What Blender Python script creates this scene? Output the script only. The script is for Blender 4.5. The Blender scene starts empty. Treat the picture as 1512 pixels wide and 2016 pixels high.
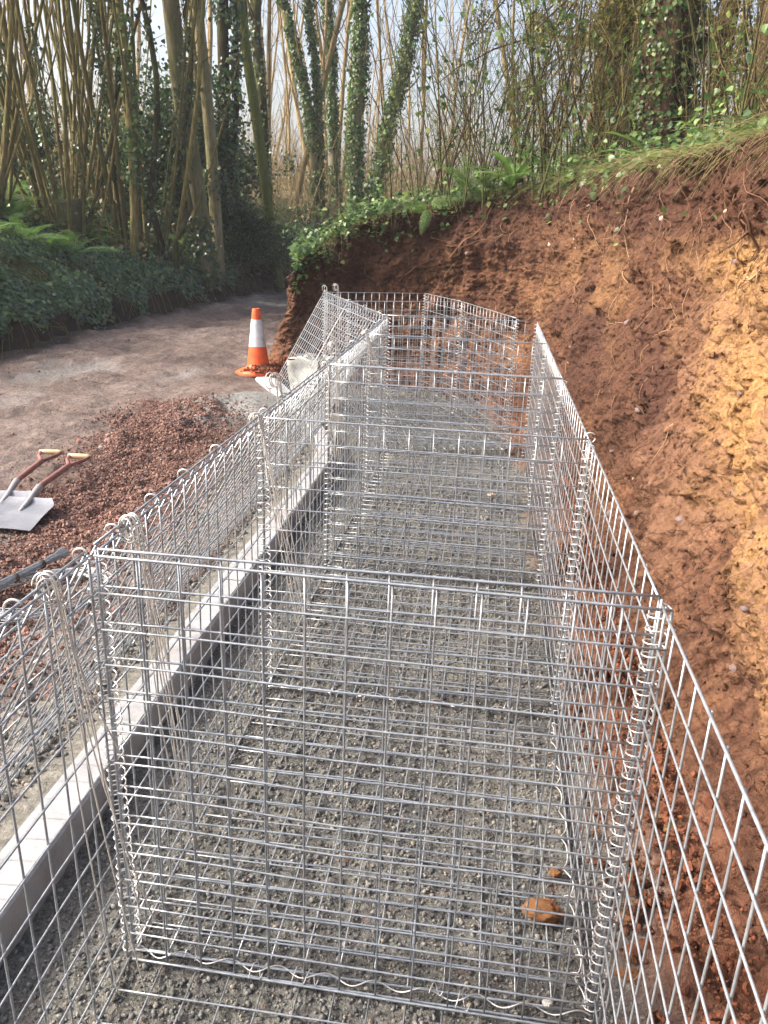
import bpy, math, random
import numpy as np
from mathutils import Matrix, Vector
R = math.radians
rng = np.random.default_rng(7)
random.seed(7)
sc = bpy.context.scene
COL = sc.collection

# ------------------------------------------------------------------ camera
cam_d = bpy.data.cameras.new("camera")
cam = bpy.data.objects.new("camera", cam_d); COL.objects.link(cam)
cam_d.sensor_fit = 'VERTICAL'; cam_d.sensor_height = 24.0
cam_d.lens = 24.0 * 1555.2 / 2016.0
cam_d.clip_start = 0.05; cam_d.clip_end = 600
yaw, pitch, roll = R(-6.94), R(-19.869), R(2.183)
f = Vector((math.sin(yaw)*math.cos(pitch), math.cos(yaw)*math.cos(pitch), math.sin(pitch)))
r = Vector((math.cos(yaw), -math.sin(yaw), 0)); u = r.cross(f)
r2 = math.cos(roll)*r + math.sin(roll)*u; u2 = -math.sin(roll)*r + math.cos(roll)*u
CAM = Vector((0.6913, -1.2712, 1.5857))
m = Matrix((r2, u2, -f)).transposed().to_4x4(); m.translation = CAM
cam.matrix_world = m
sc.camera = cam

# ------------------------------------------------------------------ light
SUN_AZ, SUN_EL = -99.0, 37.0          # degrees clockwise from +Y, elevation
w = bpy.data.worlds.new("World"); sc.world = w; w.use_nodes = True
nt = w.node_tree; nt.nodes.clear()
sky = nt.nodes.new('ShaderNodeTexSky'); sky.sky_type = 'NISHITA'; sky.sun_disc = False
sky.sun_elevation = R(SUN_EL); sky.sun_rotation = R(SUN_AZ)
sky.air_density = 1.0; sky.dust_density = 8.0; sky.ozone_density = 1.0
bg = nt.nodes.new('ShaderNodeBackground'); bg.inputs[1].default_value = 0.15
wo = nt.nodes.new('ShaderNodeOutputWorld')
nt.links.new(sky.outputs[0], bg.inputs[0]); nt.links.new(bg.outputs[0], wo.inputs[0])
sl = bpy.data.lights.new("sun", 'SUN'); sl.energy = 2.0; sl.angle = R(0.8); sl.color = (1.0, 0.96, 0.90)
so = bpy.data.objects.new("sun", sl); COL.objects.link(so)
sd_ = Vector((math.sin(R(SUN_AZ))*math.cos(R(SUN_EL)), math.cos(R(SUN_AZ))*math.cos(R(SUN_EL)), math.sin(R(SUN_EL))))
so.rotation_euler = sd_.to_track_quat('Z', 'Y').to_euler()
vs = sc.view_settings; vs.view_transform = 'Standard'; vs.look = 'None'; vs.gamma = 1; vs.exposure = 1.55
vs.use_curve_mapping = False

# ------------------------------------------------------------------ noise
def _h(i, j, k, s):
    n = (i.astype(np.int64)*374761393 + j.astype(np.int64)*668265263 + k.astype(np.int64)*2147483647 + s*1274126177) & 0xFFFFFFFF
    n = ((n ^ (n >> 13)) * 1274126177) & 0xFFFFFFFF
    n = n ^ (n >> 16)
    return (n & 0xFFFFFF) / float(0xFFFFFF) * 2 - 1
def vn(p, s=0):
    p = np.asarray(p, float); i = np.floor(p).astype(np.int64); t = p - i; t = t*t*(3-2*t)
    out = 0
    for a in (0, 1):
        for b in (0, 1):
            for c in (0, 1):
                wgt = (t[..., 0] if a else 1-t[..., 0])*(t[..., 1] if b else 1-t[..., 1])*(t[..., 2] if c else 1-t[..., 2])
                out = out + wgt*_h(i[..., 0]+a, i[..., 1]+b, i[..., 2]+c, s)
    return out
def fbm(p, o=4, s=0, g=0.5):
    v = 0; a = 1; q = np.array(p, float)
    for k in range(o):
        v = v + a*vn(q, s+k*7); q = q*2.03+11.3; a *= g
    return v
def sstep(a, b, x):
    t = np.clip((x-a)/(b-a), 0, 1); return t*t*(3-2*t)
def P3(x, y, z=None):
    return np.stack([x, y, np.zeros_like(x) if z is None else z], -1)

# ------------------------------------------------------------------ mesh building
class MB:
    def __init__(s): s.v = []; s.q = []; s.t = []; s.n = 0; s.at = []
    def add(s, v, q=None, t=None, rnd=0.5):
        v = np.asarray(v, float).reshape(-1, 3)
        if q is not None and len(q): s.q.append(np.asarray(q, np.int64)+s.n)
        if t is not None and len(t): s.t.append(np.asarray(t, np.int64)+s.n)
        s.v.append(v); s.at.append(np.broadcast_to(np.asarray(rnd, float), (len(v),)).copy()); s.n += len(v)
    def mesh(s, name, mat=None, smooth=True, attrs=None):
        me = bpy.data.meshes.new(name)
        V = np.concatenate(s.v) if s.v else np.zeros((0, 3))
        Q = np.concatenate(s.q) if s.q else np.zeros((0, 4), int)
        T = np.concatenate(s.t) if s.t else np.zeros((0, 3), int)
        me.vertices.add(len(V)); me.vertices.foreach_set('co', V.astype(np.float32).ravel())
        lv = np.concatenate([Q.ravel(), T.ravel()]).astype(np.int32)
        me.loops.add(len(lv)); me.loops.foreach_set('vertex_index', lv)
        ls = np.concatenate([np.arange(len(Q))*4, len(Q)*4+np.arange(len(T))*3]).astype(np.int32)
        me.polygons.add(len(ls)); me.polygons.foreach_set('loop_start', ls)
        me.update(calc_edges=True); me.validate()
        me.polygons.foreach_set('use_smooth', np.full(len(me.polygons), smooth))
        A = np.concatenate(s.at) if s.at else np.zeros(0)
        if len(me.vertices) == len(A):
            a = me.attributes.new('rnd', 'FLOAT', 'POINT'); a.data.foreach_set('value', A.astype(np.float32))
            for k, arr in (attrs or {}).items():
                a = me.attributes.new(k, 'FLOAT', 'POINT'); a.data.foreach_set('value', np.asarray(arr, np.float32).ravel())
        if mat: me.materials.append(mat)
        return me
    def build(s, name, mat, parent=None, smooth=True, attrs=None, **kw):
        return link(name, s.mesh(name, mat, smooth, attrs), parent, **kw)
def link(name, me, parent=None, **kw):
    o = bpy.data.objects.new(name, me); COL.objects.link(o)
    if parent: o.parent = parent
    for k, v in kw.items(): o[k] = v
    return o
def thing(name, label, cat, loc=(0, 0, 0), rz=0, group=None):
    o = bpy.data.objects.new(name, None); COL.objects.link(o); o.location = loc; o.rotation_euler = (0, 0, rz)
    o.empty_display_size = 0.1
    o['label'] = label; o['category'] = cat
    if group: o['group'] = group
    return o
KIDS = {}
def dup(root, loc, rz, scale=1, label=None, group=None):
    c = root.copy(); COL.objects.link(c); c.location = loc; c.rotation_euler = (root.rotation_euler[0], root.rotation_euler[1], rz)
    c.scale = (scale,)*3 if not hasattr(scale, '__len__') else scale
    if label: c['label'] = label
    if group: c['group'] = group
    if root.name not in KIDS: KIDS[root.name] = list(root.children)
    for ch in KIDS[root.name]:
        k = ch.copy(); COL.objects.link(k); k.parent = c
    return c

def tube(mb, pts, rad, sides=6, rnd=0.5, cap=True):
    pts = np.asarray(pts, float); n = len(pts); rad = np.broadcast_to(rad, (n,))
    d = np.gradient(pts, axis=0); d /= (np.linalg.norm(d, axis=1, keepdims=True)+1e-12)
    ref = np.array([0.0, 0, 1]) if abs(d[:, 2].mean()) < 0.8 else np.array([1.0, 0, 0])
    a = np.cross(d, ref); a /= (np.linalg.norm(a, axis=1, keepdims=True)+1e-12); b = np.cross(d, a)
    th = np.arange(sides)*2*math.pi/sides
    V = pts[:, None]+rad[:, None, None]*(np.cos(th)[None, :, None]*a[:, None]+np.sin(th)[None, :, None]*b[:, None])
    i = np.arange(n-1)[:, None]*sides; j = np.arange(sides)[None]; j2 = (j+1) % sides
    q = np.stack([i+j, i+j2, i+sides+j2, i+sides+j], -1).reshape(-1, 4)
    V = V.reshape(-1, 3)
    if cap and rad[0] > 0.002:
        k = len(V); V = np.vstack([V, pts[0], pts[-1]])
        jj = np.arange(sides)
        t = np.vstack([np.stack([np.full(sides, k), (jj+1) % sides, jj], 1),
                       np.stack([np.full(sides, k+1), (n-1)*sides+jj, (n-1)*sides+(jj+1) % sides], 1)])
        mb.add(V, q, t, rnd)
    else: mb.add(V, q, None, rnd)
def grid_faces(nu, nv, mask=None):
    i = np.arange(nu-1)[:, None]*nv; j = np.arange(nv-1)[None]
    q = np.stack([i+j, i+nv+j, i+nv+j+1, i+j+1], -1).reshape(-1, 4)
    if mask is not None: q = q[mask.ravel()[q].all(1)]
    return q
def tubes_many(mb, P, Rr, sides=3, rnd=None):
    """P (N,n,3) polylines, Rr (N,n) radii"""
    N, n, _ = P.shape
    d = np.gradient(P, axis=1); d /= (np.linalg.norm(d, axis=2, keepdims=True)+1e-12)
    ref = np.array([0.31, 0.17, 0.93]); a = np.cross(d, ref); a /= (np.linalg.norm(a, axis=2, keepdims=True)+1e-12); b = np.cross(d, a)
    th = np.arange(sides)*2*math.pi/sides
    V = P[:, :, None]+Rr[:, :, None, None]*(np.cos(th)[None, None, :, None]*a[:, :, None]+np.sin(th)[None, None, :, None]*b[:, :, None])
    k = np.arange(N)[:, None, None]*n*sides; i = np.arange(n-1)[None, :, None]*sides; j = np.arange(sides)[None, None]; j2 = (j+1) % sides
    q = np.stack([k+i+j, k+i+j2, k+i+sides+j2, k+i+sides+j], -1).reshape(-1, 4)
    rn = rng.random(N) if rnd is None else rnd
    mb.add(V, q, None, np.repeat(rn, n*sides))
def unit(v): return v/(np.linalg.norm(v, axis=-1, keepdims=True)+1e-12)
def leaves(mb, pos, nrm, size, aspect=1.0, rnd=None, tipdir=None, lobed=True, g=rng):
    """folded leaves; 7 verts 6 tris lobed ivy-like, or 4 verts 2 tris"""
    N = len(pos); nrm = unit(np.asarray(nrm, float)); size = np.broadcast_to(size, (N,))
    t = g.normal(size=(N, 3)) if tipdir is None else tipdir
    t = unit(t-nrm*(t*nrm).sum(1, keepdims=True)); s_ = np.cross(nrm, t)
    if lobed:
        pat = np.array([[0, 0, 0], [-.5, .12, .06], [-.42, .55, .1], [0, 1, -.12], [.42, .55, .1], [.5, .12, .06], [0, .45, -.03]])
        tri = np.array([[6, 0, 5], [6, 5, 4], [6, 4, 3], [6, 3, 2], [6, 2, 1], [6, 1, 0]])
    else:
        pat = np.array([[0, 0, 0], [-.5, .5, .12], [0, 1, -.1], [.5, .5, .12]]); tri = np.array([[0, 2, 1], [0, 3, 2]])
    V = pos[:, None]+size[:, None, None]*(pat[None, :, :1]*aspect*s_[:, None]+pat[None, :, 1:2]*t[:, None]+pat[None, :, 2:]*nrm[:, None])
    k = len(pat); T = (np.arange(N)*k)[:, None, None]+tri[None]
    rn = g.random(N) if rnd is None else rnd
    mb.add(V.reshape(-1, 3), None, T.reshape(-1, 3), np.repeat(rn, k))
_p = (1+5**.5)/2
ICO_V = unit(np.array([[-1, _p, 0], [1, _p, 0], [-1, -_p, 0], [1, -_p, 0], [0, -1, _p], [0, 1, _p], [0, -1, -_p], [0, 1, -_p], [_p, 0, -1], [_p, 0, 1], [-_p, 0, -1], [-_p, 0, 1]]))
ICO_T = np.array([[0, 11, 5], [0, 5, 1], [0, 1, 7], [0, 7, 10], [0, 10, 11], [1, 5, 9], [5, 11, 4], [11, 10, 2], [10, 7, 6], [7, 1, 8], [3, 9, 4], [3, 4, 2], [3, 2, 6], [3, 6, 8], [3, 8, 9], [4, 9, 5], [2, 4, 11], [6, 2, 10], [8, 6, 7], [9, 8, 1]])
def stones(mb, pos, size, flat=0.6, jit=0.3, rnd=None):
    N = len(pos); size = np.broadcast_to(size, (N,))
    V = ICO_V[None]*(1+jit*rng.uniform(-1, 1, (N, 12, 1)))
    V = V*rng.uniform(flat, 1.0, (N, 1, 3))
    th = rng.uniform(0, 2*math.pi, N); ph = rng.uniform(-.8, .8, N)
    c, s_ = np.cos(th)[:, None], np.sin(th)[:, None]; x, y, z = V[..., 0], V[..., 1], V[..., 2]
    x, y = x*c-y*s_, x*s_+y*c
    c, s_ = np.cos(ph)[:, None], np.sin(ph)[:, None]; y, z = y*c-z*s_, y*s_+z*c
    V = np.stack([x, y, z], -1)*size[:, None, None]*.5+pos[:, None]
    T = (np.arange(N)*12)[:, None, None]+ICO_T[None]
    rn = rng.random(N) if rnd is None else rnd
    mb.add(V.reshape(-1, 3), None, T.reshape(-1, 3), np.repeat(rn, 12))

# ------------------------------------------------------------------ materials
def mat(name, rough=0.8, metal=0.0, spec=0.3):
    m_ = bpy.data.materials.new(name); m_.use_nodes = True
    b = m_.node_tree.nodes['Principled BSDF']
    b.inputs['Roughness'].default_value = rough; b.inputs['Metallic'].default_value = metal
    b.inputs['Specular IOR Level'].default_value = spec
    return m_, m_.node_tree, b
def noise(t, scale, detail=4, rough=0.6, vec=None, dist=0):
    n = t.nodes.new('ShaderNodeTexNoise'); n.inputs['Scale'].default_value = scale
    n.inputs['Detail'].default_value = detail; n.inputs['Roughness'].default_value = rough; n.inputs['Distortion'].default_value = dist
    if vec is None:
        tc = t.nodes.new('ShaderNodeTexCoord'); vec = tc.outputs['Object']
    t.links.new(vec, n.inputs['Vector']); return n.outputs['Fac']
def ramp(t, fac, stops):
    n = t.nodes.new('ShaderNodeValToRGB'); e = n.color_ramp.elements
    while len(e) > 1: e.remove(e[-1])
    e[0].position = stops[0][0]; e[0].color = (*stops[0][1], 1)
    for p_, c in stops[1:]:
        k = e.new(p_); k.color = (*c, 1)
    t.links.new(fac, n.inputs[0]); return n.outputs[0]
def attr(t, name):
    n = t.nodes.new('ShaderNodeAttribute'); n.attribute_name = name; return n.outputs['Fac']
def mix(t, fac, a, b, mode='MIX'):
    n = t.nodes.new('ShaderNodeMix'); n.data_type = 'RGBA'; n.blend_type = mode
    if isinstance(fac, float): n.inputs[0].default_value = fac
    else: t.links.new(fac, n.inputs[0])
    for s_, v in ((6, a), (7, b)):
        if isinstance(v, tuple): n.inputs[s_].default_value = (*v, 1)
        else: t.links.new(v, n.inputs[s_])
    return n.outputs[2]
def mth(t, op, a, b=0.0, clamp=False):
    n = t.nodes.new('ShaderNodeMath'); n.operation = op; n.use_clamp = clamp
    for i_, v in ((0, a), (1, b)):
        if isinstance(v, (int, float)): n.inputs[i_].default_value = v
        else: t.links.new(v, n.inputs[i_])
    return n.outputs[0]
def bump(t, b, h, strength=0.5, dist=0.01, prev=None):
    n = t.nodes.new('ShaderNodeBump'); n.inputs['Strength'].default_value = strength; n.inputs['Distance'].default_value = dist
    t.links.new(h, n.inputs['Height'])
    if prev is not None: t.links.new(prev, n.inputs['Normal'])
    t.links.new(n.outputs[0], b.inputs['Normal']); return n.outputs[0]
def col(t, b, c): t.links.new(c, b.inputs['Base Color'])

def m_metal(name, c1, c2, rough, metal):
    m_, t, b = mat(name, rough, metal, 0.5)
    col(t, b, ramp(t, noise(t, 60, 3), [(0.3, c1), (0.7, c2)])); return m_
M_WIRE = m_metal('galvanised_wire', (0.25, 0.275, 0.305), (0.41, 0.435, 0.465), 0.40, 0.56)
M_SPIRAL = m_metal('bright_spiral_wire', (0.50, 0.50, 0.50), (0.68, 0.67, 0.65), 0.35, 0.5)
M_TIE = m_metal('tie_wire', (0.50, 0.49, 0.46), (0.66, 0.64, 0.60), 0.4, 0.4)
M_COIL = m_metal('coil_wire', (0.25, 0.28, 0.30), (0.42, 0.44, 0.45), 0.4, 0.5)

# soil of the cut bank
M_SOIL, t, b = mat('red_soil', 0.9, 0, 0.25)
n1 = noise(t, 1.6, 6, 0.62); n2 = noise(t, 14, 5, 0.7); n3 = noise(t, 70, 3, 0.7)
base = ramp(t, n1, [(0.30, (0.062, 0.027, 0.016)), (0.46, (0.108, 0.049, 0.028)), (0.60, (0.158, 0.078, 0.041)), (0.78, (0.22, 0.122, 0.064))])
fine = ramp(t, n2, [(0.3, (0.32, 0.30, 0.30)), (0.48, (0.95, 0.93, 0.92)), (0.72, (1.55, 1.5, 1.42))])
c = mix(t, 0.8, base, fine, 'MULTIPLY')
def voro(t, scale, vec=None, feat='F1'):
    n = t.nodes.new('ShaderNodeTexVoronoi'); n.feature = feat; n.inputs['Scale'].default_value = scale
    tc = t.nodes.new('ShaderNodeTexCoord'); nz_ = t.nodes.new('ShaderNodeTexNoise'); nz_.inputs['Scale'].default_value = scale*.7
    vm = t.nodes.new('ShaderNodeVectorMath'); vm.operation = 'MULTIPLY_ADD'; vm.inputs[1].default_value = (1.2/scale,)*3
    t.links.new(tc.outputs['Object'], nz_.inputs['Vector']); t.links.new(nz_.outputs['Color'], vm.inputs[0]); t.links.new(tc.outputs['Object'], vm.inputs[2]); t.links.new(vm.outputs[0], n.inputs['Vector'])
    return n.outputs['Distance']
v1 = voro(t, 26); v2 = voro(t, 9)
c = mix(t, 0.55, c, ramp(t, v1, [(0.05, (1.25, 1.22, 1.2)), (0.45, (0.95, 0.95, 0.95)), (0.75, (0.5, 0.48, 0.46))]), 'MULTIPLY')
fi = mth(t, 'MULTIPLY_ADD', mth(t, 'SUBTRACT', n2, 0.5), 1.2)
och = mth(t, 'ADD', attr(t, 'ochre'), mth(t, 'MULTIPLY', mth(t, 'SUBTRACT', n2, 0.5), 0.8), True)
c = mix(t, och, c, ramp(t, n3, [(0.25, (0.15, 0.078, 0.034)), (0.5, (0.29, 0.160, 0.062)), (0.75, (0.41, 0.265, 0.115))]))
pk = mth(t, 'MULTIPLY', attr(t, 'pink'), ramp(t, n2, [(0.4, (0, 0, 0)), (0.6, (1, 1, 1))]), True)
c = mix(t, pk, c, mix(t, n3, (0.11, 0.055, 0.034), (0.26, 0.145, 0.092)))
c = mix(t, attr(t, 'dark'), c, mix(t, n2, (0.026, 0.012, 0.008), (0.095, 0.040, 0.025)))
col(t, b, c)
p1 = bump(t, b, n3, 0.9, 0.010); p2 = bump(t, b, n2, 0.8, 0.03, p1); p3 = bump(t, b, mth(t, 'SUBTRACT', 1.0, v1), 0.8, 0.02, p2); bump(t, b, mth(t, 'SUBTRACT', 1.0, v2), 0.6, 0.035, p3)

M_CLOD, t, b = mat('soil_clod', 0.95, 0, 0.2)
col(t, b, ramp(t, attr(t, 'rnd'), [(0, (0.09, 0.034, 0.02)), (0.5, (0.19, 0.07, 0.036)), (0.85, (0.26, 0.115, 0.06)), (1, (0.36, 0.19, 0.10))]))
bump(t, b, noise(t, 90, 4), 0.6, 0.006)
M_GRAVEL, t, b = mat('red_gravel', 0.85, 0, 0.3)
gc = ramp(t, attr(t, 'rnd'), [(0, (0.085, 0.047, 0.038)), (0.4, (0.155, 0.085, 0.066)), (0.75, (0.23, 0.13, 0.10)), (0.93, (0.36, 0.20, 0.155)), (1, (0.22, 0.20, 0.19))])
col(t, b, mix(t, 0.5, gc, ramp(t, noise(t, 50, 3), [(0.3, (0.6, 0.6, 0.6)), (0.7, (1.3, 1.3, 1.3))]), 'MULTIPLY'))
bump(t, b, noise(t, 120, 3), 0.5, 0.004)
M_LANE, t, b = mat('muddy_lane', 0.75, 0, 0.35)
n1 = noise(t, 1.3, 5, 0.6); n2 = noise(t, 9, 6, 0.7); n3 = noise(t, 60, 4, 0.7)
c = ramp(t, n1, [(0.3, (0.085, 0.060, 0.052)), (0.5, (0.160, 0.118, 0.102)), (0.7, (0.225, 0.178, 0.158))])
c = mix(t, 0.75, c, ramp(t, n2, [(0.3, (0.38, 0.36, 0.35)), (0.5, (0.95, 0.95, 0.95)), (0.72, (1.4, 1.38, 1.36))]), 'MULTIPLY')
c = mix(t, 0.6, c, ramp(t, noise(t, 28, 5, .75), [(0.36, (0.35, 0.33, 0.32)), (0.5, (1.0, 1.0, 1.0)), (0.66, (1.35, 1.33, 1.3))]), 'MULTIPLY')
c = mix(t, attr(t, 'red'), c, mix(t, n3, (0.07, 0.035, 0.028), (0.22, 0.11, 0.08)))
c = mix(t, attr(t, 'grey'), c, mix(t, n3, (0.13, 0.13, 0.125), (0.30, 0.30, 0.285)))
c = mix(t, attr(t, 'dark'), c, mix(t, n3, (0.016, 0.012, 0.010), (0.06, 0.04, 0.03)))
col(t, b, c); p1 = bump(t, b, n3, 1.0, 0.014); bump(t, b, n2, 0.9, 0.045, p1)
M_BASE, t, b = mat('lean_concrete', 0.8, 0, 0.3)
n1 = noise(t, 2.2, 5); n2 = noise(t, 95, 4, 0.75); n3 = noise(t, 190, 2, 0.6)
c = ramp(t, n2, [(0.28, (0.045, 0.046, 0.046)), (0.46, (0.13, 0.13, 0.124)), (0.64, (0.225, 0.222, 0.206)), (0.85, (0.33, 0.315, 0.28))])
c = mix(t, 0.6, c, ramp(t, n1, [(0.35, (0.62, 0.63, 0.66)), (0.65, (1.3, 1.24, 1.1))]), 'MULTIPLY')
c = mix(t, mth(t, 'MULTIPLY', ramp(t, noise(t, 17, 3), [(0.62, (0, 0, 0)), (0.70, (1, 1, 1))]), 0.35), c, (0.20, 0.095, 0.055))
c = mix(t, attr(t, 'red'), c, mix(t, n2, (0.07, 0.03, 0.02), (0.30, 0.13, 0.07)))
col(t, b, c); p1 = bump(t, b, n3, 0.6, 0.004); bump(t, b, n2, 0.9, 0.012, p1)
M_NUB, t, b = mat('concrete_aggregate', 0.8, 0, 0.3)
c = ramp(t, attr(t, 'rnd'), [(0, (0.08, 0.081, 0.08)), (0.5, (0.155, 0.154, 0.145)), (0.9, (0.24, 0.232, 0.21)), (1, (0.30, 0.25, 0.19))])
col(t, b, mix(t, 0.6, c, ramp(t, noise(t, 160, 3), [(0.3, (0.5, 0.5, 0.5)), (0.7, (1.4, 1.4, 1.4))]), 'MULTIPLY'))
bump(t, b, noise(t, 220, 3), 0.8, 0.004)
M_KERB, t, b = mat('kerb_concrete', 0.75, 0, 0.3)
col(t, b, mix(t, 0.5, ramp(t, noise(t, 8, 5), [(0.3, (0.27, 0.28, 0.295)), (0.7, (0.37, 0.378, 0.385))]), ramp(t, noise(t, 120, 3), [(0.3, (0.8, 0.8, 0.8)), (0.7, (1.1, 1.1, 1.1))]), 'MULTIPLY'))
kc = [l.from_socket for l in t.links if l.to_socket == b.inputs['Base Color']][0]
col(t, b, mix(t, mth(t, 'MULTIPLY', ramp(t, noise(t, 5, 6, .7), [(0.52, (0, 0, 0)), (0.68, (1, 1, 1))]), .45), kc, (0.20, 0.14, 0.11)))
bump(t, b, noise(t, 150, 4), 0.25, 0.003)
M_HAUNCH, t, b = mat('haunch_concrete', 0.9, 0, 0.2)
col(t, b, mix(t, attr(t, 'red'), ramp(t, noise(t, 40, 5, .7), [(0.3, (0.09, 0.088, 0.08)), (0.7, (0.26, 0.245, 0.21))]), (0.20, 0.095, 0.065)))
bump(t, b, noise(t, 90, 4, .7), 0.8, 0.01)
M_GROUND, t, b = mat('woodland_floor', 0.95, 0, 0.15)
n1 = noise(t, 0.6, 5); n2 = noise(t, 18, 5, .7)
c = ramp(t, n1, [(0.3, (0.09, 0.065, 0.035)), (0.5, (0.17, 0.13, 0.07)), (0.7, (0.24, 0.19, 0.10))])
c = mix(t, attr(t, 'green'), c, ramp(t, noise(t, 6, 4), [(0.35, (0.028, 0.034, 0.014)), (0.65, (0.06, 0.075, 0.025))]))
c = mix(t, attr(t, 'field'), c, (0.16, 0.22, 0.05)); c = mix(t, attr(t, 'dark'), c, (0.035, 0.022, 0.016))
col(t, b, mix(t, 0.7, c, ramp(t, n2, [(0.3, (0.45, 0.45, 0.45)), (0.7, (1.4, 1.4, 1.4))]), 'MULTIPLY'))
bump(t, b, n2, 0.8, 0.05)

def m_bark(name, c1, c2, c3, moss=0.0, sx=1.0):
    m_, t, b = mat(name, 0.9, 0, 0.2)
    tc = t.nodes.new('ShaderNodeTexCoord'); mp = t.nodes.new('ShaderNodeMapping'); mp.inputs['Scale'].default_value = (sx, sx, 0.18*sx)
    t.links.new(tc.outputs['Object'], mp.inputs[0])
    n1 = noise(t, 28, 5, 0.7, mp.outputs[0]); n2 = noise(t, 1.7, 4, .6)
    c = ramp(t, n1, [(0.3, c1), (0.55, c2), (0.75, c3)])
    c = mix(t, 0.6, c, ramp(t, attr(t, 'rnd'), [(0, (0.38, 0.38, 0.36)), (1, (1.3, 1.27, 1.2))]), 'MULTIPLY')
    if moss: c = mix(t, mth(t, 'MULTIPLY', ramp(t, n2, [(0.42, (0, 0, 0)), (0.62, (1, 1, 1))]), moss), c, (0.10, 0.12, 0.03))
    col(t, b, c); bump(t, b, n1, 1.0, 0.035); return m_
M_HAZEL = m_bark('hazel_bark', (0.10, 0.078, 0.032), (0.24, 0.19, 0.08), (0.40, 0.325, 0.16), 0.5)
M_TAN = m_bark('pale_twig_bark', (0.20, 0.14, 0.075), (0.32, 0.24, 0.13), (0.44, 0.34, 0.20), 0.2)
M_PALE = m_bark('smooth_pale_bark', (0.14, 0.12, 0.07), (0.27, 0.23, 0.14), (0.38, 0.33, 0.21), 0.5)
M_DARK = m_bark('dark_bark', (0.03, 0.022, 0.014), (0.065, 0.05, 0.03), (0.11, 0.085, 0.05), 0.5)
M_CONIF = m_bark('red_brown_bark', (0.035, 0.020, 0.014), (0.085, 0.048, 0.032), (0.15, 0.09, 0.062), 0.15)
M_MOSSY = m_bark('green_mossy_bark', (0.08, 0.09, 0.03), (0.15, 0.17, 0.045), (0.24, 0.25, 0.08), 0.6)
def m_leaf(name, stops, rough=0.45, trans=0.25, spec=0.5):
    m_, t, b = mat(name, rough, 0, spec)
    c = ramp(t, attr(t, 'rnd'), stops); col(t, b, c)
    tr = t.nodes.new('ShaderNodeBsdfTranslucent'); t.links.new(c, tr.inputs[0])
    ms = t.nodes.new('ShaderNodeMixShader'); ms.inputs[0].default_value = trans
    out = [n for n in t.nodes if n.type == 'OUTPUT_MATERIAL'][0]
    t.links.new(b.outputs[0], ms.inputs[1]); t.links.new(tr.outputs[0], ms.inputs[2]); t.links.new(ms.outputs[0], out.inputs[0]); return m_
M_IVY = m_leaf('ivy_leaf', [(0, (0.028, 0.055, 0.030)), (0.5, (0.062, 0.110, 0.052)), (0.85, (0.11, 0.185, 0.065)), (1, (0.15, 0.19, 0.05))], 0.35)
M_IVYB = m_leaf('ivy_leaf_fresh', [(0, (0.04, 0.08, 0.03)), (0.5, (0.08, 0.15, 0.045)), (0.85, (0.15, 0.25, 0.07)), (1, (0.28, 0.32, 0.09))], 0.4, 0.4)
M_FERN = m_leaf('fern_leaf', [(0, (0.05, 0.10, 0.028)), (0.6, (0.11, 0.22, 0.05)), (1, (0.22, 0.34, 0.08))], 0.5, 0.4)
M_CONL = m_leaf('conifer_foliage', [(0, (0.05, 0.065, 0.015)), (0.5, (0.14, 0.15, 0.035)), (0.85, (0.26, 0.22, 0.07)), (1, (0.32, 0.21, 0.09))], 0.6, 0.35, 0.2)
M_ROOT, t, b = mat('root', 0.8, 0, 0.3)
col(t, b, ramp(t, attr(t, 'rnd'), [(0, (0.09, 0.045, 0.028)), (0.6, (0.19, 0.10, 0.055)), (1, (0.34, 0.22, 0.13))]))
M_GRASS = m_leaf('dry_grass', [(0, (0.30, 0.22, 0.10)), (0.5, (0.22, 0.20, 0.07)), (1, (0.12, 0.17, 0.04))], 0.6, 0.3)
def m_plain(name, c1, c2, scale=20, rough=0.6, spec=0.4, metal=0, bs=0.2):
    m_, t, b = mat(name, rough, metal, spec); n = noise(t, scale, 5)
    col(t, b, ramp(t, n, [(0.3, c1), (0.7, c2)])); bump(t, b, n, bs, 0.004); return m_
M_ORANGE = m_plain('cone_orange', (0.62, 0.075, 0.02), (0.85, 0.13, 0.03), 14, 0.5)
M_WHITE, t, b = mat('cone_reflective_white', 0.5, 0, 0.4)
col(t, b, ramp(t, noise(t, 12, 6, .75), [(0.34, (0.20, 0.13, 0.10)), (0.42, (0.52, 0.49, 0.47)), (0.65, (0.66, 0.65, 0.64))]))
M_RUBBER = m_plain('dirty_rubber', (0.03, 0.025, 0.022), (0.10, 0.07, 0.05), 20, 0.8)
M_BLADE, t, b = mat('alloy_blade', 0.5, 0.3, 0.4)
col(t, b, ramp(t, noise(t, 9, 6, .7), [(0.32, (0.12, 0.075, 0.06)), (0.42, (0.17, 0.177, 0.20)), (0.7, (0.25, 0.26, 0.29))])); bump(t, b, noise(t, 40, 4), .3, .004)
M_SHAFT = m_plain('shovel_shaft', (0.16, 0.06, 0.05), (0.26, 0.12, 0.10), 30, 0.6)
M_SHAFTG = m_plain('shovel_socket', (0.20, 0.19, 0.20), (0.32, 0.30, 0.30), 30, 0.5)
M_GRIP = m_plain('wooden_grip', (0.46, 0.30, 0.16), (0.62, 0.44, 0.25), 30, 0.6)
M_BLOCK = m_plain('pale_concrete_block', (0.30, 0.295, 0.27), (0.47, 0.46, 0.43), 16, 0.85, 0.3, 0, 0.8)
M_ORCLAY = m_plain('orange_clay', (0.12, 0.055, 0.026), (0.24, 0.115, 0.048), 45, 0.9, 0.2, 0, 0.9)
M_STONE = m_plain('pale_stone', (0.42, 0.30, 0.22), (0.66, 0.56, 0.46), 30, 0.8)
M_DUSK = m_plain('purple_stone', (0.12, 0.085, 0.085), (0.22, 0.16, 0.15), 30, 0.8)

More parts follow.
